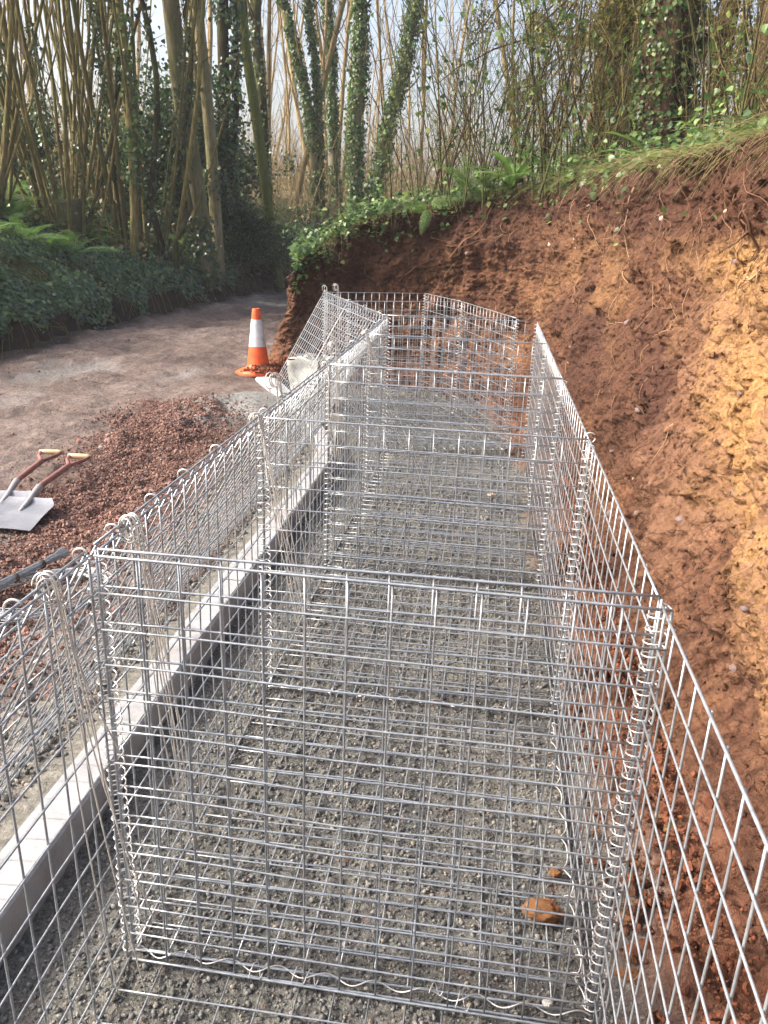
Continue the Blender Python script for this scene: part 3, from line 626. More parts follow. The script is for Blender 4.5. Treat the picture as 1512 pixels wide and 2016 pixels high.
# ------------------------------------------------------------------ gabions
WR = .0022
def panel(c00, c10, c11, c01, nu=13, nv=13, side=1, wr=WR, sag=.004, seed=0, edge=True):
    """welded mesh: c00->c10 is the u direction, c00->c01 the v direction"""
    c = [np.array(p, float) for p in (c00, c10, c11, c01)]
    nrm = unit(np.cross(c[1]-c[0], c[3]-c[0]))*side
    def S_(a, b_):
        a = np.asarray(a)[..., None]; b_ = np.asarray(b_)[..., None]
        p = c[0]*(1-a)*(1-b_)+c[1]*a*(1-b_)+c[2]*a*b_+c[3]*(1-a)*b_
        wv = np.sin(math.pi*a)*np.sin(math.pi*b_)
        return p+nrm*(sag*wv*2*vn(np.concatenate([a*2.2+seed, b_*2.2, a*0+seed], -1), seed)[..., None])
    mb = MB(); s = np.linspace(0, 1, 10)
    js = random.Random(seed)
    for k in range(nv+1):      # wires along u
        b_ = k/nv; w_ = wr*1.25 if (edge and k in (0, nv)) else wr
        tube(mb, S_(s, np.full(10, b_))+nrm*w_*.92+rng.normal(0, .0006, 3), w_, 6, rnd=js.random())
    for k in range(nu+1):
        a = k/nu; w_ = wr*1.25 if (edge and k in (0, nu)) else wr
        tube(mb, S_(np.full(10, a), s)-nrm*w_*.92+rng.normal(0, .0006, 3), w_, 6, rnd=js.random())
    return mb
def helix(a, b_, rad=.019, pitch=.0255, wr=.0017, seed=0, wob=.003):
    a = np.array(a, float); b_ = np.array(b_, float); L = np.linalg.norm(b_-a); d = (b_-a)/L
    n = int(L/pitch*11); s = np.linspace(0, 1, n); ref = np.array([0, 0, 1.]) if abs(d[2]) < .7 else np.array([1., 0, 0])
    e1 = unit(np.cross(d, ref)); e2 = np.cross(d, e1); ph = s*L/pitch*2*math.pi+seed+.5*vn(np.stack([s*9, s*0+seed, s*0], 1), 1)
    rr = rad*(1+.12*vn(np.stack([s*14, s*0+seed, s*0], 1), 2))
    p = a+np.outer(s*L, d)+(rr*np.cos(ph))[:, None]*e1+(rr*np.sin(ph))[:, None]*e2
    mb = MB(); tube(mb, p, wr, 5); return mb
def lacing(a, b_, seed=0):
    a = np.array(a, float); b_ = np.array(b_, float); n = 140; s = np.linspace(0, 1, n); d = unit(b_-a)
    e1 = unit(np.cross(d, [0, 0, 1.])); ph = s*np.linalg.norm(b_-a)/.11*2*math.pi+seed
    p = a+np.outer(s, b_-a)+(.008*np.cos(ph)*(1+.5*vn(np.stack([s*12, s*0+seed, s*0], 1), 3)))[:, None]*e1
    p[:, 2] += .008*np.sin(ph)+.004; mb = MB(); tube(mb, p, .0017, 5)
    for q in range(6):     # loose twisted tails
        k = random.randint(4, n-6); t_ = np.linspace(0, 1, 9); r_ = .012+.008*random.random()
        pp = p[k]+np.outer(r_*np.cos(t_*7), e1)+np.outer(r_*np.sin(t_*7)+.004, [0, 0, 1.])+np.outer(t_*.03, d); tube(mb, pp, .0015, 4)
    return mb
LOUT, LZ = .50, .115
def gabion(label, fr, bk, zf=1.0, lid=True, near=False, extra=()):
    """fr/bk: lists of plan points along the front (kerb side) and back; one cell between consecutive points.
       fr/bk entries may carry bottom offsets."""
    root = thing('gabion_basket', label, 'gabion', (float(fr[0][0]), float(fr[0][1]), 0))
    o = np.array([fr[0][0], fr[0][1], 0.0])
    def B(mb_, name, m_): ob = mb_.build(name, m_, root); ob.location = tuple(-o); return ob
    n = len(fr)-1; z0 = .018
    def v(p, z): return (p[0], p[1], z)
    for i in range(n):
        a, b_, c_, d_ = fr[i], fr[i+1], bk[i+1], bk[i]
        L = math.dist(a, b_); nu = max(4, round(L/.0762)); sd = random.randint(1, 999)
        B(panel(v(a, z0), v(b_, z0), v(b_, zf), v(a, zf), nu, 13, seed=sd), 'front_panel', M_WIRE)
        nub = max(4, round(math.dist(d_, c_)/.0762))
        B(panel(v(d_, z0), v(c_, z0), v(c_, zf), v(d_, zf), nub, 13, side=-1, seed=sd+1), 'back_panel', M_WIRE)
        B(panel(v(a, .013), v(b_, .013), v(c_, .013), v(d_, .013), nu, 13, seed=sd+2, sag=.003), 'base_panel', M_WIRE)
        if lid:
            dv = unit(np.array([b_[0]-a[0], b_[1]-a[1]])); ov = np.array([-dv[1], dv[0]])*LOUT
            la = (a[0]+dv[0]*.008, a[1]+dv[1]*.008); lb = (b_[0]-dv[0]*.008, b_[1]-dv[1]*.008)
            B(panel((la[0]-.006, la[1], zf+.006), (lb[0]-.006, lb[1], zf+.006), (lb[0]+ov[0], lb[1]+ov[1], LZ+.012), (la[0]+ov[0], la[1]+ov[1], LZ+.012), nu, 13, seed=sd+3, sag=.008), 'lid', M_WIRE)
    return root, B, v, o
def cross_panel(B, a, b_, name, zt=1.0, zb=.018, dy=0, seed=0, nu=13):
    B(panel((a[0], a[1]+dy, zb), (b_[0], b_[1]+dy, zb), (b_[0], b_[1]+dy, zt), (a[0], a[1]+dy, zt), nu, 13, seed=seed, sag=.006), name, M_WIRE)
def spiral(B, p, seed, z1=.99): B(helix((p[0], p[1], .03), (p[0], p[1], z1), seed=seed), 'spiral_binding', M_SPIRAL)
F = lambda y: (0.0, y)
K = lambda y: (1.02, y)
# basket nearest the camera
r1_, B1, v1, o1 = gabion('galvanised wire gabion basket nearest the camera, open top, at the bottom of the picture', [F(-1.1), F(-.02)], [K(-1.1), K(-.02)])
cross_panel(B1, (.009, -.018), (1.032, -.030), 'end_panel', seed=3)
cross_panel(B1, (0, -1.1), (1.02, -1.1), 'end_panel', seed=4)
# big two-cell basket in the middle foreground
r2_, B2, v2, o2 = gabion('two-cell wire gabion basket in the foreground between the kerb and the orange patch of bank', [F(.006), F(1.12), F(2.19)], [K(.010), K(1.12), K(2.17)])
cross_panel(B2, (.004, .004), (1.02, .014), 'end_panel', seed=11, zt=1.004)
cross_panel(B2, (0, 1.12), (1.02, 1.12), 'diaphragm', seed=12)
cross_panel(B2, (0, 2.19), (1.02, 2.17), 'end_panel', seed=13)
for p, s_ in (((0.0, 0), 1), ((1.02, 0), 2), ((0, 1.12), 3), ((1.02, 1.12), 4)): spiral(B2, p, s_)
B2(lacing((0, -.004, .02), (1.02, -.002, .02), 2), 'lacing_wire', M_SPIRAL)
B2(lacing((0, 1.12, .02), (1.02, 1.12, .02), 5), 'lacing_wire', M_SPIRAL)
B2(lacing((1.005, .02, .02), (1.005, 1.1, .02), 6), 'lacing_wire', M_SPIRAL)
r3_, B3, v3, o3 = gabion('two-cell wire gabion basket in the middle distance, straight before the row turns', [F(2.21), F(3.3), (-.02, 4.36)], [K(2.19), K(3.3), K(4.44)])
cross_panel(B3, (0, 2.21), (1.02, 2.19), 'end_panel', seed=21)
cross_panel(B3, (0, 3.3), (1.02, 3.3), 'diaphragm', seed=22)
cross_panel(B3, (-.02, 4.36), (1.02, 4.44), 'end_panel', seed=23)
for p, s_ in (((0, 2.2), 1), ((1.02, 2.18), 2), ((0, 3.3), 3), ((1.02, 3.3), 4), ((-.02, 4.37), 5), ((1.02, 4.44), 7)): spiral(B3, p, s_)
B3(lacing((0, 2.2, .02), (1.02, 2.18, .02), 8), 'lacing_wire', M_SPIRAL)
r4_, B4, v4, o4 = gabion('farthest wire gabion basket, turned left around the corner below the dark soil', [(-.06, 4.40), (-.46, 5.27), (-.83, 6.09)], [(.88, 4.62), (.44, 5.78), (.06, 6.50)])
cross_panel(B4, (-.06, 4.40), (.88, 4.62), 'end_panel', seed=31)
cross_panel(B4, (-.46, 5.27), (.44, 5.78), 'diaphragm', seed=32)
cross_panel(B4, (-.83, 6.09), (.06, 6.50), 'end_panel', seed=33)
for p, s_ in (((.88, 4.62), 2), ((-.46, 5.27), 3), ((.44, 5.78), 4), ((-.83, 6.09), 5), ((.06, 6.5), 7)): spiral(B4, p, s_)
# C rings closing the front top edge
def ring(p, rad=.016, gap=.6, seed=0):
    rr = random.Random(seed); a = np.linspace(gap, 2*math.pi-gap*.2, 22); tilt = rr.uniform(-.5, .5)
    q = np.stack([rad*np.cos(a)-.004, rad*.35*np.sin(a+tilt)*tilt, rad*np.sin(a)+.004], 1)
    mb = MB(); tube(mb, q+np.array(p), .0021, 6); return mb
for y_ in (-.86, -.63, -.25, -.035): B1(ring((-.004, y_, 1.0), seed=int(y_*100)+500), 'ring_clip', M_SPIRAL)
for y_ in (.09, .28, .47, .70, 1.10, 1.17, 1.40, 1.62, 1.86, 2.12): B2(ring((-.004, y_, 1.0), seed=int(y_*100)), 'ring_clip', M_SPIRAL)
for y_ in (2.24, 2.85, 3.34, 3.9): B3(ring((-.004, y_, 1.0), seed=int(y_*100)), 'ring_clip', M_SPIRAL)
for t_ in (.03, .25, .5, .75, .97): B4(ring((-.06-.77*t_, 4.40+1.69*t_, 1.0), seed=int(t_*100)), 'ring_clip', M_SPIRAL)
B2(ring((1.025, 1.13, 1.0), seed=9), 'ring_clip', M_SPIRAL)
# bundles of preformed bracing ties hooked on the front edge
def ties(label, top, ends, n=6, seed=0, up=0.0):
    rr = random.Random(seed); root = thing('bracing_ties', label, 'tie wires', top); top = np.array(top)
    mbh = None
    for k in range(n):
        e = np.array(ends[k % len(ends)])+np.array([rr.uniform(-.02, .02), rr.uniform(-.02, .02), rr.uniform(-.05, .05)])
        t0 = np.array([rr.uniform(-.008, .010), rr.uniform(-.014, .014), 0]); ax = unit(np.array([rr.uniform(.6, 1), rr.uniform(-.7, .7), 0]))
        hr = rr.uniform(.014, .02); a = np.linspace(-2.2, math.pi, 16)
        hook = t0+np.outer(-hr*np.cos(a), ax)*1+np.outer(hr*1.5*np.sin(a)+.004+up, [0, 0, 1])
        s = np.linspace(0, 1, 14)[1:, None]; st = hook[-1]; d = e-top-st
        mid = st+s*d+np.array([0, 0, 0])+np.sin(math.pi*s)*np.array([rr.uniform(-.015, .015), rr.uniform(-.015, .015), rr.uniform(-.01, .01)])
        mb = MB(); tube(mb, np.vstack([hook, mid]), .0016, 5, rnd=rr.random()); mb.build('tie_wire', M_TIE, root)
    return root
ties('loose bundle of hooked tie wires on the nearest basket edge, fanned out at the bottom', (0, -.17, 1.0), [(.13, -.13, .22), (.10, -.15, .12), (.08, -.20, .2), (.07, -.2, .62), (.05, -.1, .65), (.12, -.16, .3), (.16, -.10, .25)], 6, 1)
ties('tight bundle of hooked tie wires beside the second spiral post from the left edge', (.012, .115, 1.0), [(.10, .13, .30), (.08, .15, .22), (.09, .1, .4), (.03, .12, .80)], 7, 2)
ties('long tie wires leaning down to the right from the basket edge before the second partition', (0, 1.04, 1.0), [(.17, .95, .35), (.18, .98, .28), (.06, 1.0, .8), (.15, .95, .4)], 6, 3)
ties('pair of looped tie wires standing up above the basket edge past the second partition', (-.02, 1.32, 1.03), [(.02, 1.4, .6), (.10, 1.45, .3)], 5, 4, up=.05)
ties('tie wires hanging from the basket edge just before the third partition', (0, 2.08, 1.0), [(.03, 2.05, .75), (.05, 2.1, .6)], 4, 5)
ties('looped tie wires standing above the edge at the third partition', (0, 2.27, 1.02), [(.03, 2.3, .5), (.3, 2.5, .15)], 5, 6, up=.04)
ties('long tie wires slanting inside the straight far basket', (.0, 3.2, 1.0), [(.25, 3.3, .3), (.4, 3.2, .1), (.03, 3.2, .7)], 6, 7)
ties('tie wires sticking up on the top edge of the farthest turned basket', (-.66, 5.74, 1.02), [(-.62, 5.8, .6)], 4, 8, up=.05)
ties('tie wire hooks at the far left corner of the turned basket', (-.82, 6.06, 1.01), [(-.80, 6.05, .7)], 3, 9, up=.02)

# ------------------------------------------------------------------ traffic cone
def lathe(mb, prof, sides=40, rnd=.5):
    prof = np.array(prof, float); th = np.arange(sides)*2*math.pi/sides
    V = np.stack([prof[:, 0][:, None]*np.cos(th), prof[:, 0][:, None]*np.sin(th), np.repeat(prof[:, 1][:, None], sides, 1)], -1)
    n = len(prof); i = np.arange(n-1)[:, None]*sides; j = np.arange(sides)[None]; j2 = (j+1) % sides
    mb.add(V.reshape(-1, 3), np.stack([i+j, i+j2, i+sides+j2, i+sides+j], -1).reshape(-1, 4), None, rnd)
cx, cy = -1.62, 6.62; cz = float(lane_h(np.array([cx]), np.array([cy]))[0])
cone = thing('traffic_cone', 'orange and white traffic cone with a muddy base at the edge of the lane', 'cone', (cx, cy, cz), 0)
Rc = lambda z: np.interp(z, [.10, .66], [.112, .038])
mb = MB(); zs = np.linspace(.10, .29, 8); lathe(mb, [(.158, .07), (.135, .08)]+[(Rc(z)*(1+.015*math.sin(z*60)), z) for z in zs]); mb.build('cone_body', M_ORANGE, cone)
mb = MB(); lathe(mb, [(Rc(z)+.0015, z) for z in np.linspace(.288, .555, 8)]); mb.build('reflective_sleeve', M_WHITE, cone)
mb = MB(); lathe(mb, [(Rc(z), z) for z in (.55, .6, .655)]+[(.036, .662), (.028, .663), (.026, .64)]); mb.build('cone_top', M_ORANGE, cone)
mb = MB(); th = np.arange(8)*math.pi/4+math.pi/8
def oct_ring(rad, z): return np.stack([rad*np.cos(th), rad*np.sin(th), np.full(8, z)], 1)
V = np.vstack([oct_ring(r_, z_) for r_, z_ in ((.235, .0), (.24, .02), (.235, .045), (.20, .062), (.155, .072))]); q = []
for i in range(4):
    for j in range(8): q.append([i*8+j, i*8+(j+1) % 8, i*8+8+(j+1) % 8, i*8+8+j])
mb.add(V, q); mb.build('base', M_ORANGE, cone)
mb = MB(); lathe(mb, [(.238, -.004), (.243, .006), (.240, .014), (.2, .015)], 8); ob = mb.build('rubber_foot', M_RUBBER, cone); ob.rotation_euler = (0, 0, math.pi/8)
mb = MB(); N = 260; a = rng.normal(-.75, .55, N); rr_ = rng.uniform(.10, .24, N)
stones(mb, np.stack([rr_*np.cos(a), rr_*np.sin(a), np.interp(rr_, [.1, .15, .2, .24], [.11, .08, .07, .05])+.004], 1), rng.uniform(.012, .035, N), .6, .3, rnd=rng.uniform(.0, .6, N)); mb.build('mud', M_CLOD, cone, kind='stuff')
cone.rotation_euler = (R(-1.5), R(-2), 0)
mb = MB(); N = 900; q = np.stack([rng.normal(-1.38, .13, N), rng.normal(6.95, .22, N)], 1)
hh = np.abs(.16*np.exp(-((q[:, 0]+1.38)/.2)**2-((q[:, 1]-6.95)/.3)**2))
stones(mb, P3(q[:, 0], q[:, 1], .12+hh*rng.random(N)**.4), rng.uniform(.02, .06, N), .6, .3, rnd=rng.uniform(0, .6, N)); mb.build('soil_heap', M_CLOD, kind='stuff', label='small heap of dark crumbly soil behind the traffic cone', category='soil', smooth=False)

# pale concrete block behind the lid
blk = thing('concrete_block', 'rough pale concrete block with a lumpy top behind the leaning mesh lid', 'block', (-.86, 5.72, .1), R(-20))
n = 15; a_, b2_ = np.meshgrid(np.linspace(-1, 1, n), np.linspace(-1, 1, n), indexing='ij')
def block_face(fn):
    V = fn(a_, b2_); V = V*(1+.06*fbm(V*6+3, 3, 91)[..., None]); return V
mb = MB()
wz = lambda z: .14+.02*(z/.34)
for k in range(4):
    an = k*math.pi/2; ca, sa_ = math.cos(an), math.sin(an)
    z_ = (b2_+1)/2*.36; x_ = a_*wz(z_); y_ = -wz(z_)*np.ones_like(a_); 
    V = np.stack([x_*ca-y_*sa_, x_*sa_+y_*ca, z_], -1); V += .018*np.stack([fbm(V*7+i, 3, 90+i) for i in range(3)], -1)
    mb.add(V, grid_faces(n, n)[:, ::-1] if False else grid_faces(n, n))
ob = mb.build('block_side', M_BLOCK, blk)
mb = MB(); V = np.stack([a_*.158, b2_*.158, .345+.02*(1-np.maximum(abs(a_), abs(b2_)))+0*a_], -1); V[..., 2] += .018*fbm(V*22, 3, 95); V += .012*np.stack([fbm(V*7+i, 3, 96+i) for i in range(3)], -1)
mb.add(V, grid_faces(n, n)); mb.build('block_top', M_BLOCK, blk)
mb = MB(); N = 60; stones(mb, np.stack([rng.normal(0, .05, N), rng.normal(0, .05, N), np.full(N, .37)], 1), rng.uniform(.015, .04, N), .6, .3); mb.build('wet_concrete_lumps', M_NUB, blk, kind='stuff')

# shovels
def shovel(label, p0, p1, blade=True, seed=0, roll_=0):
    """p0 = middle of the blade's front edge, p1 = middle of grip, in plan"""
    p0 = np.array(p0); p1 = np.array(p1); d = p1-p0; L = np.linalg.norm(d); ang = math.atan2(d[1], d[0])
    z = float(lane_h(np.array([p0[0]]), np.array([p0[1]]))[0])
    root = thing('shovel', label, 'shovel', (p0[0], p0[1], z), ang)
    root.rotation_euler = (roll_, -R(2), ang)
    bl = .34; bw = .145
    n = 13; A, B_ = np.meshgrid(np.linspace(0, 1, n), np.linspace(-1, 1, n), indexing='ij')
    def surf(dz):
        wid = bw*(1-.02*A)-np.where(A > .88, (A-.88)*.25, 0); x = A*bl; y = B_*wid
        z_ = .022+.010*np.abs(B_)**4*sstep(0, .5, A)+.008*(1-B_**2)+.012*A+.035*sstep(.88, 1, A)*np.abs(B_)**.5*0+.02*sstep(.9, 1, A)+dz
        return np.stack([x, y, z_], -1)
    mb = MB(); top = surf(.003); bot = surf(0); q = grid_faces(n, n); mb.add(top, q[:, ::-1] if False else q); mb.add(bot, q[:, ::-1])
    # rim
    idx = [(i, 0) for i in range(n)]+[(n-1, j) for j in range(1, n)]+[(i, n-1) for i in range(n-2, -1, -1)]+[(0, j) for j in range(n-2, 0, -1)]
    V = np.array([top[i] for i in idx]+[bot[i] for i in idx]); k = len(idx); qq = [[i, (i+1) % k, k+(i+1) % k, k+i] for i in range(k)]; mb.add(V, qq)
    mb.build('blade', M_BLADE, root)
    xs_ = np.linspace(bl-.13, L-.16, 14); zz_ = np.interp(xs_, [bl-.13, bl-.02, bl+.1, L-.16], [.036, .055, .085, .075])
    mb = MB(); tube(mb, np.stack([xs_[:6], 0*xs_[:6], zz_[:6]], 1), np.linspace(.011, .019, 6), 10); mb.build('socket', M_SHAFTG, root)
    mb = MB(); tube(mb, np.stack([xs_[5:], 0*xs_[5:], zz_[5:]], 1), .0165, 12); mb.build('shaft', M_SHAFT, root)
    mb = MB()
    for s_ in (-1, 1):
        pp = np.array([(L-.17, 0, .075), (L-.13, s_*.018, .076), (L-.07, s_*.05, .078), (L-.005, s_*.062, .078), (L+.012, s_*.062, .078)]); tube(mb, pp, [.014, .013, .011, .011, .010], 8)
    mb.build('yoke', M_SHAFT, root)
    mb = MB(); tube(mb, [(L, -.072, .078), (L, -.04, .078), (L, .04, .078), (L, .072, .078)], [.013, .0165, .0165, .013], 12); mb.build('grip', M_GRIP, root)
    return root
shovel('square shovel lying on the gravel with its clean pale blade facing up, right grip', (-1.60, 2.06), (-1.70, 3.06), seed=1)
s2 = shovel('square shovel lying partly under the other, left grip', (-1.76, 2.17), (-1.93, 3.14), seed=2)
s2.location.z -= .028

# coil of tying wire and a bundle of cut wires
cc = np.array([-.98, 1.38]); zc = float(lane_h(cc[:1], cc[1:])[0])
coil = thing('wire_coil', 'loose grey coil of tying wire lying on the gravel behind the mesh', 'wire coil', (cc[0], cc[1], zc+.02), R(35))
mb = MB()
for k in range(16):
    a = np.linspace(0, 2*math.pi*(1 if k else .9), 44)+k*.4; r1__ = .20+rng.normal(0, .012); wv = .012*np.sin(a*2+k)
    tube(mb, np.stack([(r1__+wv)*1.12*np.cos(a)+rng.normal(0, .006), (r1__+wv)*.9*np.sin(a), .012+.002*k+.006*np.sin(a*3+k)+.012*np.cos(a)], 1), .0017, 5, cap=False)
mb.build('coil_loops', M_COIL, coil)
bnd = thing('wire_bundle', 'taped bundle of cut tie wires with brush-like ends lying on the coil', 'wire bundle', (-1.13, 1.45, zc+.06), R(-12))
mb = MB()
for k in range(60):
    a = rng.uniform(0, 2*math.pi); rr_ = math.sqrt(rng.random())*.018; yy = np.array([-.22, -.1, .05, .13, .22, .27]); fl = np.array([1.1, 1, .9, .75, 1.0, 1.5])
    tube(mb, np.stack([rr_*math.cos(a)*fl, yy+rng.normal(0, .004), rr_*math.sin(a)*fl+.012], 1), .0016, 4, rnd=rng.random())
mb.build('wires', M_COIL, bnd)
for y_ in (-.02, .13):
    mb = MB(); tube(mb, [(0, y_-.008, .012), (0, y_+.008, .012)], .0195, 12); mb.build('tape', M_RUBBER, bnd)

# clay lumps dropped in the baskets
def lump(name, label, cat, x, y, size, m_, seed, z=None, group=None):
    o = rock(name, (x, y, (size[2]*.35+.01) if z is None else z), size, m_, None, seed, 3, .30); o['label'] = label; o['category'] = cat
    if group: o['group'] = group
    return o
lump('clay_lump', 'largest lump of orange clay on the concrete at the lower right of the foreground basket', 'clay lump', .935, .26, (.092, .06, .05), M_ORCLAY, 4)
for i, (x, y) in enumerate([(.975, .40), (1.13, .28), (1.12, .12), (1.18, .47), (1.09, -.05)]):
    lump('clay_crumb', 'small crumb of orange clay on the concrete near the right foreground panel', 'clay lump', x, y, (.035+.01*(i % 3), .028, .025), M_ORCLAY, 20+i, .018, 'small orange clay crumbs')
lump('stone_chip', 'pale pink chip of stone on the trench floor in the middle basket', 'stone', .79, 3.5, (.06, .03, .025), M_STONE, 40)
lump('mortar_lump', 'pale lump of mortar at the lower right corner spiral of the foreground basket', 'mortar lump', .93, .01, (.022, .02, .018), M_BLOCK, 41, .03)

exec_veg = True
# ------------------------------------------------------------------ vegetation
def spot(az, D, x0=None):
    """a plan position by bearing (degrees east of +Y) and distance from the trench end"""
    x = .69+D*math.sin(R(az)); y = -1.27+D*math.cos(R(az)); return x, y, h1(x, y)
def stem_path(base, lean, length, n=12, wob=.05, g=random, up=.0):
    """lean: (dx, dy) horizontal drift per metre"""
    p = [np.array(base, float)]; d = np.array([lean[0], lean[1], 1.0]); st = length/(n-1)
    for k in range(n-1):
        d = d+np.array([g.gauss(0, wob), g.gauss(0, wob), 0]); d[:2] *= (1-up); p.append(p[-1]+unit(d)*st)
    return np.array(p)
def twig_sys(mb, path, rad0, nb, L=(.4, 1.2), spread=.8, g=random, tfrom=.25, sub=2, rmul=.35, rnd=.5, leafpos=None):
    n = len(path)
    for k in range(nb):
        t_ = tfrom+(1-tfrom)*g.random(); i = min(int(t_*(n-1)), n-2); fr = t_*(n-1)-i; b0 = path[i]*(1-fr)+path[i+1]*fr
        d0 = unit(path[i+1]-path[i]); a = g.uniform(0, 2*math.pi); d = unit(d0*(.9)+spread*np.array([math.cos(a), math.sin(a), g.uniform(-.2, .4)]))
        l = g.uniform(*L)*(1-.4*t_); m_ = 6; pts = [b0]; dd = d.copy()
        for q in range(m_-1):
            dd = unit(dd+np.array([g.gauss(0, .12), g.gauss(0, .12), .10+g.gauss(0, .06)])); pts.append(pts[-1]+dd*l/(m_-1))
        pts = np.array(pts); r0 = max(rad0*(1-t_*.8)*rmul, .003); tube(mb, pts, np.linspace(r0, r0*.3, m_), 4, rnd, cap=False)
        if leafpos is not None: leafpos.extend(pts[2:])
        for s_ in range(sub):
            j = g.randint(1, m_-2); d2 = unit(pts[j+1]-pts[j]+.7*np.array([g.gauss(0, 1), g.gauss(0, 1), g.gauss(0, .6)])); l2 = l*g.uniform(.25, .6)
            p2 = pts[j]+np.outer(np.linspace(0, l2, 4), d2)+np.cumsum(rng.normal(0, .02*l2, (4, 3)), 0); tube(mb, p2, np.linspace(r0*.5, r0*.2, 4), 3, rnd, cap=False)
            if leafpos is not None: leafpos.extend(p2[1:])
def ivy_on(mb, path, rad, dens, size=(.04, .07), z0=0, z1=99, g=rng, thick=.06, patch=0.0, seed=0):
    path = np.asarray(path); n = len(path); seg = np.linalg.norm(np.diff(path, axis=0), axis=1); L = seg.sum(); N = int(dens*L)
    t_ = g.random(N)*(n-1); i = np.minimum(t_.astype(int), n-2); fr = (t_-i)[:, None]; c_ = path[i]*(1-fr)+path[i+1]*fr; rr = np.interp(t_, np.arange(n), np.broadcast_to(rad, n))
    a = g.uniform(0, 2*math.pi, N); e = np.abs(g.normal(0, 1, N))*thick
    d = np.stack([np.cos(a), np.sin(a), np.zeros(N)], 1); p = c_+d*(rr+.004+e)[:, None]
    k = (c_[:, 2] > z0) & (c_[:, 2] < z1)
    if patch: k &= vn(np.stack([p[:, 0]*2+seed, p[:, 1]*2, p[:, 2]*1.3], 1), seed) > patch-1
    p = p[k]; d = d[k]; m_ = len(p)
    nn = d+g.normal(0, .45, (m_, 3))+np.array([0, 0, .3]); td = g.normal(0, .5, (m_, 3))+np.array([0, 0, -1.0])
    leaves(mb, p, nn, g.uniform(size[0], size[1], m_), 1.0, tipdir=td)

# --- hazel stools (multi-stem), three patterns then copies
def coppice(seed, nst, H, spreadv, rad=(.015, .05), lean=(0, 0), m_=M_HAZEL, ivy=False):
    g = random.Random(seed); root = thing('hazel_stool', 'x', 'tree', (0, 0, 0)); tw = MB(); iv = MB()
    for k in range(nst):
        a = g.uniform(0, 2*math.pi); rb = g.uniform(.02, .55); L = g.uniform(.65, 1)*H; big = g.random()**1.8; r0 = rad[0]+(rad[1]-rad[0])*big
        sp = spreadv*g.uniform(.3, 1.3)*(1-.5*big)
        path = stem_path((rb*math.cos(a), rb*math.sin(a), -.15), (sp*math.cos(a)+lean[0], sp*math.sin(a)+lean[1]), L, 12, .035, g, up=.07)
        mb = MB(); rv = g.random(); tube(mb, path, np.linspace(r0*1.15, r0*.28, 12), 7, rv, cap=False)
        mb.build('stem', m_, root)
        twig_sys(tw, path, r0, 7, (.4, 1.5), .45, g, .25, 2, .35, rv)
        if ivy and k % 4 == 0: ivy_on(iv, path, r0, 90, (.035, .06), z1=H*.6, patch=.9, seed=seed+k)
    tw.build('twigs', m_, root, kind='stuff')
    if ivy: iv.build('ivy', M_IVY, root, kind='stuff')
    mb = MB(); stones(mb, np.array([[0, 0, .02]]), 1.0, .8, .25); ob = mb.build('stump', M_DARK, root)
    return root
def relabel(o, lab, group=None):
    o['label'] = lab
    if group: o['group'] = group
c1 = coppice(11, 32, 12, .46, (.013, .042), (-.02, 0), ivy=True)
c2 = coppice(12, 16, 12, .34, (.014, .052), (.05, 0), ivy=True)
c3 = coppice(13, 16, 12, .28, (.012, .038))
def put(o, az, D, rz=0, dz=0, sc_=1):
    x, y, z = spot(az, D); o.location = (x, y, z+dz); o.rotation_euler.z = rz; o.scale = (sc_,)*3
    KIDS.pop(o.name, None); return o
put(c1, -28.3, 14.0); relabel(c1, 'dense fan of brown hazel poles at the left edge above the ferny bank')
put(c2, -23.4, 14.4); relabel(c2, 'hazel stool with dark mossy leaning stems, second clump from the left')
put(c3, -25.8, 16.4, 1.0); relabel(c3, 'hazel stool of straight thin poles standing between and behind the two front clumps')
def cp(src, az, D, rz, lab, sc_=1, group=None):
    x, y, z = spot(az, D); return dup(src, (x, y, z), rz, sc_, lab, group)
cp(c1, -33.4, 13.5, 2.2, 'hazel clump cut off by the left edge of the photo', .95)
gl = 'brown hazel clump further back in the left woodland'
gls = iter(['thin hazel clump seen between the two leftmost front clumps', 'distant hazel clump behind the clump of dark mossy stems', 'distant hazel clump at the extreme left edge of the wood'])
for az, D, rz, src in ((-30.6, 18, .5, c3), (-27.0, 22.5, 3.1, c3), (-33, 24, 3.6, c2)):
    cp(src, az, D, rz, next(gls), 1.0, 'hazel clumps in the left woodland')

